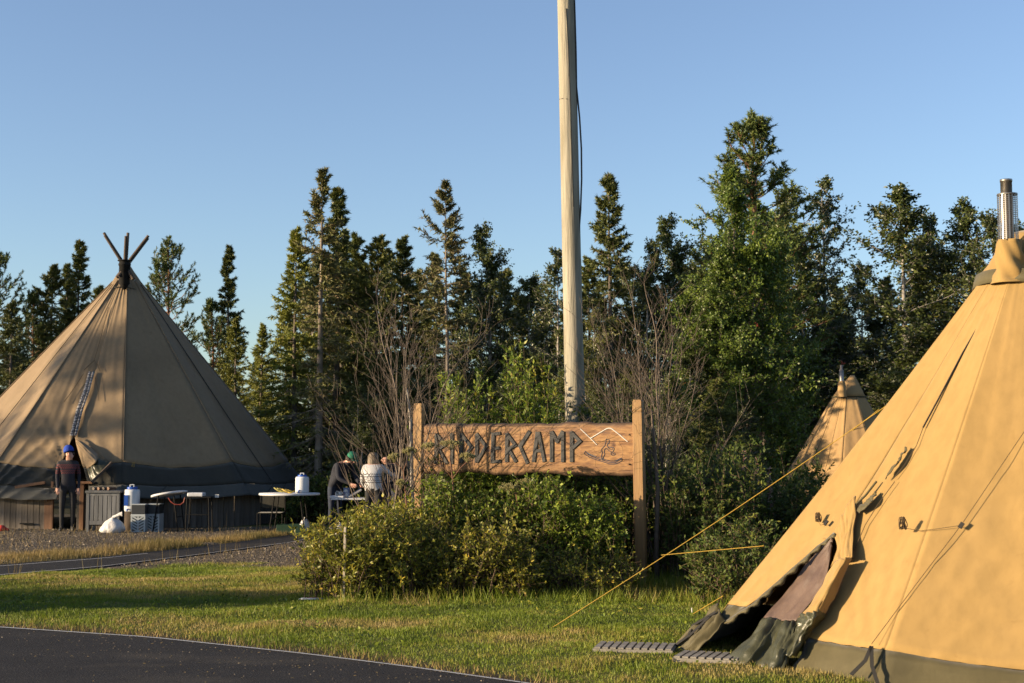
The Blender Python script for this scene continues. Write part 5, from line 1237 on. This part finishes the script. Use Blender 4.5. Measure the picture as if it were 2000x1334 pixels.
# slatted cabinet
D = 29.05
c0, c1 = at(167, 1042, D), at(232, 1042, D); gy0 = 0.0
cab = empty('slatted_cabinet', ((c0.x+c1.x)/2, D+.3, 0), 'grey slatted wooden cabinet with flat lid right of the tent door', 'cabinet')
W_ = c1.x-c0.x; Hc = hz(962, D); dp = .5
def cb(lo, hi, nme, mt='lattice_wood', bv=.004): 
    return adopt(MB().box((c0.x+lo[0], D+lo[1], lo[2]), (c0.x+hi[0], D+hi[1], hi[2])).build(nme, M[mt], None, bevel=bv), cab)
cb((-.02,-.03,Hc),(W_+.02,dp+.03,Hc+.045), 'lid')
for x_ in (0, W_-.06):
    for y_ in (0, dp-.05): cb((x_,y_,0),(x_+.06,y_+.05,Hc-.001), 'corner_post')
cb((.061,0.005,.16),(W_-.061,.03,.24), 'rail'); cb((.061,.005,Hc-.06),(W_-.061,.03,Hc-.002), 'rail')
cb((.061,.06,.14),(W_-.061,dp-.02,Hc-.01), 'inner_box', 'black_metal')
ns = 6; sw = (W_-.13)/ns
for k in range(ns): cb((.065+k*sw+.006,.008,.241),(.065+(k+1)*sw-.006,.026,Hc-.062), 'slat')
for k in range(4): adopt(MB().bar((c0.x+.02, D+.08+k*.12, .2), (c0.x+.02, D+.08+k*.12, Hc-.02), .02, .09, (0,1,0)).build('slat', M['lattice_wood'], None), cab)
fw = empty('firewood_logs', (c0.x+.3, D+.2, Hc+.046), 'short split logs lying on the cabinet lid', 'firewood')
for k in range(4):
    a = Vector((c0.x+.12+.10*k, D+.05, Hc+.085)); adopt(MB().tube([a, a+Vector((.09,.22,.0))], [.035,.03], 6).build('log', M['brown_wood'] if k % 2 else M['plank'], None), fw)
# white bag
def blob_bag(name, label, c, rx, ry, h, seed, knot=True):
    mb = MB(); P = []
    for k in range(15):
        v = k/14; row = []
        for j in range(30):
            a = j/30*2*math.pi; e = math.sin(math.pi*min(v*.93+.12, 1))**.55*(1-.35*v)
            if k == 14: e = .06
            w_ = 1+.16*noise.noise(Vector((math.cos(a)*2, math.sin(a)*2, v*3+seed)))+.07*noise.noise(Vector((math.cos(a)*6, math.sin(a)*6, v*7+seed)))
            row.append((c[0]+rx*e*w_*math.cos(a)+.15*rx*v, c[1]+ry*e*w_*math.sin(a), c[2]+h*v*(1+.06*math.sin(a*3))))
        P.append(row)
    mb.grid(P, True)
    o = mb.build(name, M['bag'], None, True); tag(o, label, 'bag')
    if knot:
        k_ = MB().tube([(c[0]+.10*rx, c[1], c[2]+h*.95),(c[0]+.35*rx, c[1]-.02, c[2]+h*1.05),(c[0]+.62*rx, c[1]-.03, c[2]+h*1.16),(c[0]+.78*rx, c[1]-.02, c[2]+h*1.17)], [.04,.03,.035,.05], 8).build('knotted_top', M['bag'], None, True); k_.parent = o
    return o
b = gp(216, 1044); blob_bag('plastic_bag', 'full white plastic bag with knotted top on the gravel before the cabinet', (b.x-.03, b.y+.15, 0), .275, .2, .34, 2)
# log stump and water container
b = gp(250, 1041); stump = empty('log_stump', (b.x, b.y+.15, 0), 'upright dark log stump carrying the squat water container', 'stump')
Hs = hz(998, b.y+.15); cyl('bark', M['log'], (b.x, b.y+.15, 0), .12, Hs-.003, stump, 14); cyl('cut_face', M['pole_wood'], (b.x, b.y+.15, Hs-.003), .105, .004, stump, 14)
def jug(label, c, r, h, group='blue lidded water containers', squat=False):
    root = empty('water_container', c, label, 'container', group)
    adopt(MB().lathe([(0,0),(r*.93,0),(r,.03),(r*1.0,h*.80),(r*.93,h*.88),(r*.6,h*.90),(0,h*.90)], c, 24).build('body', M['jug'], None, True), root)
    adopt(MB().lathe([(0,.87*h),(r*.68,.87*h),(r*.68,h*.97),(r*.6,h),(0,h)], c, 24).build('lid', M['lid_blue'], None, True), root)
    cc_ = Vector(c)
    adopt(MB().tube([cc_+Vector((-r*.25,-.02,h*.98)), cc_+Vector((-r*.25,-.02,h*1.08)), cc_+Vector((r*.25,-.02,h*1.08)), cc_+Vector((r*.25,-.02,h*.98))], .012, 6).build('handle', M['jug'], None), root)
    adopt(MB().tube([cc_+Vector((-r*.3,-r*.95,.05)), cc_+Vector((-r*.3,-r*1.25,.05)), cc_+Vector((-r*.3,-r*1.3,.01))], .016, 7).build('tap', M['lid_blue'], None), root)
    return root
wj = jug('squat blue lidded water container standing on the log stump', (b.x+.03, b.y+.15, Hs+.002), .155, .50)
adopt(MB().box((b.x-.09,b.y-.018,Hs+.12),(b.x-.01,b.y-.006,Hs+.34)).build('label_print', M['lid_blue'], None), wj)
# crates
def crate_stack(label, px, D, w_):
    x_ = xat(px, D); root = empty('crate_tower', (x_, D, 0), label, 'crate', 'towers of chevron sided folding crates')
    z1 = .385; z2 = .57
    adopt(MB().box((x_-w_/2+.01,D+.01,.02),(x_+w_/2-.01,D+.34,z1-.01)).build('inside', M['crate_dark'], None), root)
    for z_, h_ in ((0,.05),(z1-.045,.045)): adopt(MB().box((x_-w_/2,D-.012,z_),(x_+w_/2,D+.36,z_+h_)).build('rim', M['crate'], None, bevel=.004), root)
    for s_ in (-1,1): adopt(MB().box((x_+s_*w_/2-(.03 if s_ > 0 else 0),D-.010,.051),(x_+s_*w_/2+(.03 if s_ < 0 else 0),D+.35,z1-.046)).build('corner_post', M['crate'], None), root)
    adopt(MB().box((x_-.014,D-.009,.052),(x_+.014,D+.009,z1-.047)).build('centre_bar', M['crate'], None), root)
    for s_ in (-1,1):
        for k in range(5):
            z_ = .06+k*.058; adopt(MB().bar((x_+s_*.012,D-.002-.0005*k,z_-.005),(x_+s_*(w_/2-.02),D-.002-.0005*k,z_+.06),.028,.012,(0,1,0)).build('chevron_bar', M['crate'], None), root)
    adopt(MB().box((x_-w_/2+.005,D,z1+.001),(x_+w_/2-.005,D+.34,z2)).build('upper_crate', M['crate_dark'], None, bevel=.008), root)
    adopt(MB().box((x_-w_/2,D-.008,z2+.001),(x_+w_/2,D+.35,z2+.018)).build('top_rim', M['crate'], None, bevel=.003), root)
crate_stack('left of the two chevron sided crate towers by the log stump', 274.5, 28.75, .29)
crate_stack('right of the two chevron sided crate towers by the log stump', 302.5, 28.95, .28)
# tables
def round_table(label, px, py, D, rx, tilt=0.0, rz=0., legs=True, group=None):
    c = at(px, py, D); z = c.z
    root = empty('folding_table', (c.x, D, 0), label, 'table', group)
    o = MB().lathe([(0,0),(rx-.01,0),(rx,.008),(rx,.034),(rx-.01,.042),(0,.042)], (0,0,0), 40).build('tabletop', M['white_table'], None, True)
    o.matrix_world = Matrix.Translation((c.x, D, z)) @ Matrix.Rotation(tilt, 4, 'Y') @ Matrix.Rotation(rz, 4, 'X'); adopt(o, root)
    if legs:
        for sx in (-1, 1):
            x_ = c.x+sx*rx*.42
            for sy in (-1, 1): adopt(MB().tube([(x_, D+sy*.28, z+.0), (x_+sx*.10, D+sy*.30, 0)], .014, 6).build('leg', M['black_metal'], None), root)
            adopt(MB().tube([(x_+sx*.05, D-.29, .32), (x_+sx*.05, D+.29, .32)], .010, 6).build('crossbar', M['black_metal'], None), root)
    return c
tc1 = round_table('round white folding table carrying bananas and the tall water container', 565.5, 967, 28.3, .60)
round_table('round white tabletop leaning askew against the tent skirt', 331, 967, 29.2, .37, tilt=R(-9), rz=R(-4), legs=True)
adopt_r = lambda a, b, D: at(a, b, D)
tag(MB().tube([at(329,972,28.7), at(333,979,28.7), at(341,985,28.7), at(352,986,28.7), at(359,981,28.7), at(361,972,28.7)], .012, 6).build('hose', pmat('red_rubber_hose', (.28,.05,.03), rough=.5), None, True), 'red hose looping below the askew white tabletop', 'hose')
jug('tall blue lidded water container standing on the round table', (xat(591.5, 28.2), 28.25, tc1.z+.043), .135, .36)
M['banana'] = pmat('ripe_banana', [(.55,.36,.05),(.62,.45,.08)], 10, rough=.5); M['banana_g'] = pmat('greenish_banana', [(.30,.27,.06),(.42,.36,.08)], 10, rough=.5)
bn = empty('banana_bunch', (xat(553, 28.1), 28.1, tc1.z+.043), 'bunches of yellow bananas lying on the round table', 'bananas')
for k in range(11):
    x0_ = xat(539+k*2.6, 28.1); y0_ = 28.0+.03*(k % 3); z0_ = tc1.z+.135-.004*k-.02*(k%2)
    P = [(x0_, y0_, z0_+.02), (x0_+.04, y0_-.02, z0_-.005), (x0_+.09, y0_-.03, z0_-.03), (x0_+.14, y0_-.03, z0_-.028+.002*k)]
    adopt(MB().tube(P, [.008,.018,.019,.007], 7).build('banana', M['banana' if k > 3 else 'banana_g'], None, True), bn)
# black serving stand with white tray
x_ = xat(393, 28.8); st = empty('serving_stand', (x_, 28.8, 0), 'thin black folding stand holding a white tray against the plank wall', 'stand')
zt = hz(971, 28.8)
for a_, b_ in ((-.24,-.1),(.24,.1)):
    for q in (-.15,.15): adopt(MB().tube([(x_+a_*.9, 28.8+q, zt), (x_+a_, 28.8+q, 0)], .012, 5).build('leg', M['black_metal'], None), st)
adopt(MB().box((x_-.26,28.63,zt),(x_+.26,28.97,zt+.02)).build('top_frame', M['black_metal'], None), st)
adopt(MB().tube([(x_-.24,28.65,.38),(x_+.24,28.65,.38)], .009, 5).build('crossbar', M['black_metal'], None), st)
mb = MB().box((x_-.22,28.66,zt+.021),(x_+.10,28.94,zt+.10)); o = mb.build('serving_tray', M['white_table'], None, bevel=.02); tag(o, 'white tray standing on the thin black stand', 'tray')
o = MB().box((xat(423,28.9),28.9,hz(971,28.9)),(xat(430.5,28.9),28.91,hz(965,28.9))).build('paper_card', M['plastic_white'], None); tag(o, 'small white card on the plank wall right of the tray', 'card')
# things under the round table
g = empty('green_crate', (xat(560,28.4), 28.4, 0), 'dark green plastic crate on the ground under the round table', 'crate')
M['green'] = pmat('dark_green_plastic', (.012,.045,.022), rough=.5)
x0_, x1_ = xat(546,28.5), xat(598,28.5)
for lo, hi in (((x0_,28.3,0),(x1_,28.32,.20)),((x0_,28.66,0),(x1_,28.68,.20)),((x0_,28.321,0),(x0_+.02,28.659,.20)),((x1_-.02,28.321,0),(x1_,28.659,.20)),((x0_+.021,28.321,.0),(x1_-.021,28.659,.02))):
    adopt(MB().box(lo, hi).build('side_panel', M['green'], None, bevel=.003), g)
b = at(593, 1012, 28.45); blob_bag('plastic_bag', 'white plastic bag in the green crate under the round table', (b.x, 28.49, .03), .12, .12, .30, 7, False)
# camp chair folded under table
cc_ = empty('camp_chair', (xat(530,28.9), 28.9, 0), 'dark camping chair standing behind the round table', 'chair')
xc = xat(532, 28.9)
adopt(MB().box((xc-.24,28.75,.40),(xc+.24,29.15,.42)).build('seat', M['dark_skirt'], None, bevel=.008), cc_)
adopt(MB().box((xc-.24,29.13,.50),(xc+.24,29.15,.74)).build('backrest', M['dark_skirt'], None, bevel=.008), cc_)
for sx in (-1,1):
    for sy in (0,1): adopt(MB().tube([(xc+sx*.25,28.77+.36*sy,0),(xc+sx*.25,28.77+.36*sy,.74 if sy else .42)], .011, 6).build('leg', M['black_metal'], None), cc_)
# rectangular table with breakfast things
D = 28.6; x0_, x1_ = xat(652, D), xat(728, D); zt = hz(971.5, D)
rt = empty('rectangular_table', ((x0_+x1_)/2, D, 0), 'long white folding table where the people prepare food', 'table')
adopt(MB().box((x0_,D-.30,zt-.035),(x1_,D+.35,zt)).build('tabletop', M['white_table'], None, bevel=.008), rt)
for sx in (x0_+.1, x1_-.1):
    for sy in (-.25,.28): adopt(MB().tube([(sx,D+sy,zt-.03),(sx,D+sy,0)], .014, 6).build('leg', M['black_metal'], None), rt)
o = MB().box((x0_-.03,D-.28,zt+.002),(xat(676,D),D+.1,zt+.045)).build('food_box', M['white_table'], None, bevel=.01); tag(o, 'flat white box on the left end of the long table', 'box')
for k, (a_, lab) in enumerate(((658.5,'left of two small white cups lying on the flat box'),(664.5,'right of two small white cups lying on the flat box'))):
    p = at(a_, 961.5, D-.1); o = MB().lathe([(0,-.04),(.03,-.04),(.036,0),(.038,.045),(.034,.045),(.028,-.03)], (0,0,0), 14).build('cup', M['plastic_white'], None, True)
    o.location = (p.x, p.y, zt+.085); o.rotation_euler = (R(60), 0, R(20+30*k)); tag(o, lab, 'cup', 'white cups on the long table')
p = at(677, 957, D); o = MB().box((p.x-.06,D-.05,zt+.003),(p.x+.06,D+.05,zt+.20)).build('drink_carton', pmat('printed_carton', [(0,(.08,.12,.25)),(.48,(.12,.16,.3)),(.52,(.6,.6,.6)),(1,(.7,.7,.7))], 9, rough=.5), None, bevel=.005); tag(o, 'pale printed drink carton standing on the long table', 'carton')
adopt2 = MB().lathe([(0,0),(.022,0),(.022,.025),(0,.025)], (p.x,D,zt+.201), 10).build('carton_cap', M['banana'], None); adopt2.parent = o
a = at(680, 969, D-.15); b_ = at(706, 952, D-.12)
o = MB().bar((a.x,D-.12,zt+.02),(b_.x,D-.1,zt+.17),.22,.03,(0,-.1,1)).build('foil_tray', pmat('printed_pack', [(0,(.10,.10,.11)),(.5,(.30,.30,.30)),(1,(.45,.42,.38))], 12, rough=.5), None, bevel=.006); tag(o, 'grey printed food pack propped up on the long table', 'food pack')
p = gp(662, 1022); blob_bag('plastic_bag', 'small pale bag on the ground before the man in the green cap', (xat(664,28.3), 28.3, 0), .13, .1, .24, 12, False)
# red toy at the far left
p = gp(3, 1040); root = empty('red_scoop', (p.x, p.y, 0), 'small red plastic thing on the ground at the left edge', 'toy')
MB().lathe([(0,0),(.07,.02),(.10,.08),(.05,.14),(0,.15)], (0,0,0), 12).build('bowl', pmat('bright_red_plastic', (.55,.05,.03), rough=.4), root, True)
MB().tube([(.03,0,.10),(.14,0,.05)], .03, 6).build('handle', bpy.data.materials['bright_red_plastic'], root, True)

# ------------------------------------------------------------------ people
def person(label, loc, rz, J, rad, zones, scale=1., extras=None):
    """J: joint name -> (x, y, z); figure faces -Y. zones(co)-> material index"""
    E = [('pelvis','waist'),('waist','chest'),('chest','neck'),('neck','jaw'),('jaw','crown')]
    for s in 'lr': E += [('pelvis','hip'+s),('hip'+s,'knee'+s),('knee'+s,'ankle'+s),('ankle'+s,'toe'+s),('chest','shoulder'+s),('shoulder'+s,'elbow'+s),('elbow'+s,'wrist'+s),('wrist'+s,'palm'+s)]
    J = {k: Vector(v) for k, v in J.items()}
    for s in 'lr':
        w, p = J['wrist'+s], J['palm'+s]; d = (p-w).normalized(); sd = d.cross(Vector((0,1,0)) if abs(d.y) < .8 else Vector((1,0,0))).normalized(); nrm_ = sd.cross(d)
        for k, (o_, ln) in enumerate(((-.030,.055),(-.010,.068),(.010,.072),(.029,.062))):
            a_ = p+sd*o_*.9; m_ = a_+d*ln*.6+sd*o_*.15; e_ = m_+(d*.8+nrm_*.5)*ln*.5
            J[f'f{k}a{s}'] = a_+d*.012; J[f'f{k}b{s}'] = m_; J[f'f{k}c{s}'] = e_; E += [('palm'+s, f'f{k}a{s}'), (f'f{k}a{s}', f'f{k}b{s}'), (f'f{k}b{s}', f'f{k}c{s}')]
            for q, r_ in zip('abc', (.011,.0095,.008)): rad[f'f{k}{q}{s}'] = r_
        J['ta'+s] = w.lerp(p, .55)-sd*.035; J['tb'+s] = J['ta'+s]+(d-sd*.6).normalized()*.05; E += [('wrist'+s, 'ta'+s), ('ta'+s, 'tb'+s)]; rad['ta'+s] = .012; rad['tb'+s] = .009
    names = list(J); idx = {k: i for i, k in enumerate(names)}
    me = bpy.data.meshes.new('body'); me.from_pydata([tuple(J[k]) for k in names], [(idx[a], idx[b]) for a, b in E], []); o = bpy.data.objects.new('body', me); C.objects.link(o)
    sk_ = o.modifiers.new('skin', 'SKIN'); sk_.use_smooth_shade = True; sb = o.modifiers.new('sub', 'SUBSURF'); sb.levels = 2; sb.render_levels = 2
    dflt = dict(pelvis=.135, waist=.125, chest=.15, neck=.052, jaw=.085, crown=.082, hip=.09, knee=.06, ankle=.043, toe=.035, shoulder=.062, elbow=.046, wrist=.030, palm=.030)
    for k in names:
        r_ = rad.get(k, dflt.get(k, dflt.get(k[:-1], .03))); v_ = me.skin_vertices[0].data[idx[k]]
        v_.radius = r_ if isinstance(r_, tuple) else (r_, r_); v_.use_root = (k == 'pelvis')
    bpy.context.view_layer.update(); dg = bpy.context.evaluated_depsgraph_get()
    me2 = bpy.data.meshes.new_from_object(o.evaluated_get(dg)); me2.name = 'body'; bpy.data.objects.remove(o)
    root = empty('person', loc, label, 'person', None, rz); root.scale = (scale,)*3
    bo = link(bpy.data.objects.new('body', me2), root); mats, fn = zones; me2.materials.clear()
    for m_ in mats: me2.materials.append(m_)
    for p_ in me2.polygons: p_.material_index = fn(p_.center, J); p_.use_smooth = True
    return root, J
def fin(mb, name, mat, root, sm=True):
    return mb.build(name, mat, root, sm)
M['skin'] = pmat('skin', [(.42,.22,.15),(.50,.28,.20)], 8, rough=.55); M['navy'] = pmat('navy_fabric', [(.010,.012,.022),(.018,.020,.032)], 9, rough=.85)
M['trouser'] = pmat('dark_trousers', [(.018,.018,.020),(.030,.030,.033)], 9, rough=.9); M['shoe'] = pmat('dark_shoe', [(.02,.02,.02),(.05,.05,.05)], 9, rough=.6)
M['hat_blue'] = pmat('blue_knit', [(.012,.05,.36),(.02,.08,.50)], 60, rough=.9, bump=.6, bscale=90); M['cap_green'] = pmat('green_cap_cloth', (.01,.16,.09), rough=.8)
M['hair'] = pmat('grey_blond_hair', [(.10,.075,.05),(.24,.19,.13)], 14, stretch=(3,3,.3), rough=.7, bump=.8, bscale=30, bstretch=(3,3,.2)); M['hair_d'] = pmat('dark_hair', (.04,.028,.02), rough=.8)
M['eye'] = pmat('eye_dark', (.02,.015,.012), rough=.3); M['lip'] = pmat('lips', (.36,.13,.10), rough=.5); M['jeans'] = pmat('blue_jeans', [(.018,.026,.05),(.028,.038,.066)], 12, rough=.9)
def knit(name, base, dark, z0, accent=None):
    m, n, l, b = nm(name); tc = n.new('ShaderNodeTexCoord'); sx = n.new('ShaderNodeSeparateXYZ'); l.new(tc.outputs['Object'], sx.inputs[0])
    def mth(op, a, c): 
        q = n.new('ShaderNodeMath'); q.operation = op
        for i_, v in enumerate((a, c)):
            if isinstance(v, (int, float)): q.inputs[i_].default_value = v
            else: l.new(v, q.inputs[i_])
        return q.outputs[0]
    zz = mth('SUBTRACT', sx.outputs['Z'], z0); xx = mth('ADD', sx.outputs['X'], sx.outputs['Y'])
    zig = mth('PINGPONG', xx, .022); acc = None
    for off, th in ((.00,.010),(.045,.008),(.12,.010),(.165,.008)):
        d = mth('ABSOLUTE', mth('SUBTRACT', zz, mth('ADD', zig, off)), 0); q = mth('LESS_THAN', d, th); acc = q if acc is None else mth('MAXIMUM', acc, q)
    dots = mth('MULTIPLY', mth('LESS_THAN', mth('ABSOLUTE', mth('SUBTRACT', zz, .098), 0), .010), mth('LESS_THAN', mth('PINGPONG', xx, .018), .009)); acc = mth('MAXIMUM', acc, dots)
    f = noise_tex(n, l, 50, 3); col = ramp(n, l, f, [(.3, tuple(c*.8 for c in base)), (.7, base)])
    x = n.new('ShaderNodeMix'); x.data_type = 'RGBA'; l.new(acc, x.inputs[0]); l.new(col, x.inputs[6]); x.inputs[7].default_value = (*dark, 1)
    l.new(x.outputs[2], b.inputs['Base Color']); b.inputs['Roughness'].default_value = .95; return m
M['sweater_white'] = knit('white_patterned_knit', (.62,.62,.62), (.05,.055,.07), 1.06); M['sweater_dark'] = knit('dark_patterned_knit', (.030,.030,.040), (.22,.05,.05), 1.22)
std = dict(pelvis=(0,0,.98), waist=(0,.0,1.12), chest=(0,0,1.34), neck=(0,-.01,1.50), jaw=(0,-.03,1.585), crown=(0,-.015,1.68),
 hipl=(.10,0,.92), kneel=(.11,-.02,.50), anklel=(.11,.02,.09), toel=(.13,-.14,.035), hipr=(-.10,0,.92), kneer=(-.11,-.02,.50), ankler=(-.11,.02,.09), toer=(-.13,-.14,.035),
 shoulderl=(.185,0,1.43), elbowl=(.235,.03,1.16), wristl=(.22,-.06,.92), palml=(.215,-.085,.84), shoulderr=(-.185,0,1.43), elbowr=(-.24,.02,1.16), wristr=(-.20,-.10,.93), palmr=(-.19,-.13,.85))
def face(root, J, hatmat=None, hat='beanie', hairm=None, long_hair=False):
    j, c_ = J['jaw'], J['crown']; up = (c_-j).normalized(); f = Vector((0,-1,0)); f = (f-up*f.dot(up)).normalized(); s = up.cross(f)
    if J.get('fdir') is not None: f = J['fdir']
    mid = j.lerp(c_, .45)
    for q in (-1, 1):
        fin(MB().lathe([(0,-.010),(.011,0),(0,.010)], mid+f*.083+s*.032*q, 8), 'eye', M['eye'], root)
        fin(MB().lathe([(0,-.030),(.012,-.015),(.014,.012),(0,.030)], mid+s*.088*q-up*.01+f*.005, 8), 'ear', M['skin'], root)
    fin(MB().tube([mid+f*.080+up*.005, mid+f*.104-up*.030, mid+f*.085-up*.038], [.008,.014,.009], 6), 'nose', M['skin'], root)
    fin(MB().tube([mid+f*.080-up*.062-s*.024, mid+f*.089-up*.064, mid+f*.080-up*.062+s*.024], [.004,.007,.004], 6), 'mouth', M['lip'], root)
    top = c_+up*.0
    R3 = Matrix((s, -f, up)).transposed().to_4x4(); R3.translation = mid
    if hat == 'beanie': prof = [(.096,.042),(.101,.045),(.103,.075),(.098,.11),(.084,.145),(.058,.172),(.03,.186),(0,.188)]
    elif hat == 'cap': prof = [(.097,.036),(.101,.038),(.100,.07),(.09,.105),(.06,.13),(0,.14)]
    else: prof = None
    if prof:
        o = fin(MB().lathe(prof, (0,0,0), 20), 'hat', hatmat, root); o.matrix_local = R3; solid(o, .008)
        if hat == 'cap':
            v = MB().grid([[(x_*.085, -.085-.075*t*(1-x_*x_*.5), .030-.012*t) for x_ in np.linspace(-1,1,9)] for t in (0,.4,.8,1)]).build('cap_peak', hatmat, root, True); v.matrix_local = R3; solid(v, .005)
    if hairm:
        pr = [(.0,.125),(.07,.11),(.098,.06),(.102,0),(.105,-.06),(.10,-.13),(.085,-.19)] if long_hair else [(.095,.02),(.096,-.02),(.09,-.05)]
        P = []
        for r_, z_ in pr:
            row = []
            for k in range(22):
                a = R(-205+ 230*k/21-90+90+ 0) if False else math.radians(-28+236*k/21)
                w_ = 1+.06*math.sin(k*2.3+z_*30); row.append((r_*w_*math.cos(a), r_*w_*math.sin(a)+.012, z_))
            P.append(row)
        o = MB().grid(P).build('hair', hairm, root, True); o.matrix_local = R3; solid(o, .02)
def zn(sw, tr, hemz=.93):
    def f(c, J):
        if c.z < .10: return 3
        for s in 'lr':
            dv = (J['palm'+s]-J['wrist'+s]).normalized(); q = c-J['wrist'+s]; al = q.dot(dv)
            if .012 < al < .24 and (q-dv*al).length < .062: return 0
        if c.z > J['neck'].z+.0 and (c-J['jaw']).length < .24 and c.z > J['chest'].z+.12: return 0
        arm = any((c-J['elbow'+s]).length < .15 or (c-J['wrist'+s]).length < .10 for s in 'lr')
        if c.z > hemz or arm: return 1
        return 2
    return ([M['skin'], sw, tr, M['shoe']], f)
# man in the doorway, blue beanie, looking down to his right
D = 29.55; J = dict(std); J.update(jaw=(.02,-.04,1.585), crown=(0,-.02,1.68), shoulderl=(.17,.0,1.42), elbowl=(.215,.05,1.16), elbowr=(-.22,.0,1.15), wristr=(-.20,-.10,.93))
pr_, J2 = person('person in a bright blue beanie and dark patterned sweater standing in the tent doorway', (xat(137, 29.3), 29.3, 0), R(14), J, {}, zn(M['sweater_dark'], M['trouser'], .95), .98)
face(pr_, J2, M['hat_blue'], 'beanie', M['hair_d'])
# man in green cap bending over the table
J = dict(std); J.update(waist=(0,-.08,1.10), chest=(0,-.24,1.27), neck=(0,-.36,1.39), jaw=(0,-.44,1.43), crown=(0,-.49,1.52), shoulderl=(.19,-.26,1.34), elbowl=(.24,-.36,1.08), wristl=(.14,-.56,.98), palml=(.12,-.64,.95),
 shoulderr=(-.19,-.26,1.34), elbowr=(-.24,-.34,1.08), wristr=(-.12,-.55,.97), palmr=(-.10,-.63,.94))
pr_, J2 = person('man in a green cap and dark jacket bending over the long table', (xat(668, 29.5)-.12, 29.4, 0), R(52), J, dict(chest=.17, waist=.155, elbowl=.06, elbowr=.06), zn(M['navy'], M['jeans'], .90), 1.02)
face(pr_, J2, M['cap_green'], 'cap', M['hair_d'])
# woman in white patterned sweater seen from behind, leaning to the right
J = dict(std); J.update(waist=(.02,-.03,1.10), chest=(.04,-.12,1.29), neck=(.03,-.17,1.43), jaw=(.03,-.22,1.50), crown=(.03,-.24,1.59), shoulderl=(.20,-.13,1.37), elbowl=(.25,-.20,1.10), wristl=(.22,-.38,.98), palml=(.20,-.46,.95),
 shoulderr=(-.15,-.13,1.37), elbowr=(-.34,-.24,1.20), wristr=(-.52,-.40,1.14), palmr=(-.58,-.46,1.12))
pr_, J2 = person('woman with loose fair hair in a white patterned sweater, seen from behind at the table', (xat(731, 28.0), 28.0, 0), R(180), J, dict(chest=.155, waist=.14, shoulderl=.07, shoulderr=.07, elbowl=.055, elbowr=.055), zn(M['sweater_white'], M['trouser'], .93), .97)
face(pr_, J2, None, None, M['hair'], True)
# third person half hidden behind the twigs
J = dict(std); J.update(chest=(0,-.10,1.30), neck=(0,-.15,1.44), jaw=(0,-.19,1.51), crown=(0,-.19,1.60), wristl=(.14,-.36,1.02), palml=(.12,-.44,1.0), elbowl=(.24,-.14,1.08))
pr_, J2 = person('person in a dark jacket half hidden by twigs behind the woman in the white sweater', (xat(768, 29.6), 29.6, 0), R(-50), J, {}, zn(M['navy'], M['jeans'], .90), .96)
face(pr_, J2, None, None, M['hair_d'], False)

# ------------------------------------------------------------------ one scaling of all surface colours, darkened to deepen shade under the raised exposure
LEAFY = ('needle','leaf','leaves','grass','blades','fluff')
for m in bpy.data.materials:
    if not m.use_nodes or m.name == 'skin': continue
    k = .92 if any(w in m.name for w in LEAFY) else (.62 if m.name in ('sign_wood',) else .72)
    if m.name == 'grass_blades': k = .80
    nt = m.node_tree
    for nd in list(nt.nodes):
        sk = nd.inputs.get('Base Color') if nd.type == 'BSDF_PRINCIPLED' else (nd.inputs.get('Color') if nd.type == 'BSDF_TRANSLUCENT' else None)
        if sk is None: continue
        if sk.links:
            mx = nt.nodes.new('ShaderNodeVectorMath'); mx.operation = 'SCALE'; mx.inputs['Scale'].default_value = k
            src = sk.links[0].from_socket; nt.links.new(src, mx.inputs[0]); nt.links.new(mx.outputs[0], sk)
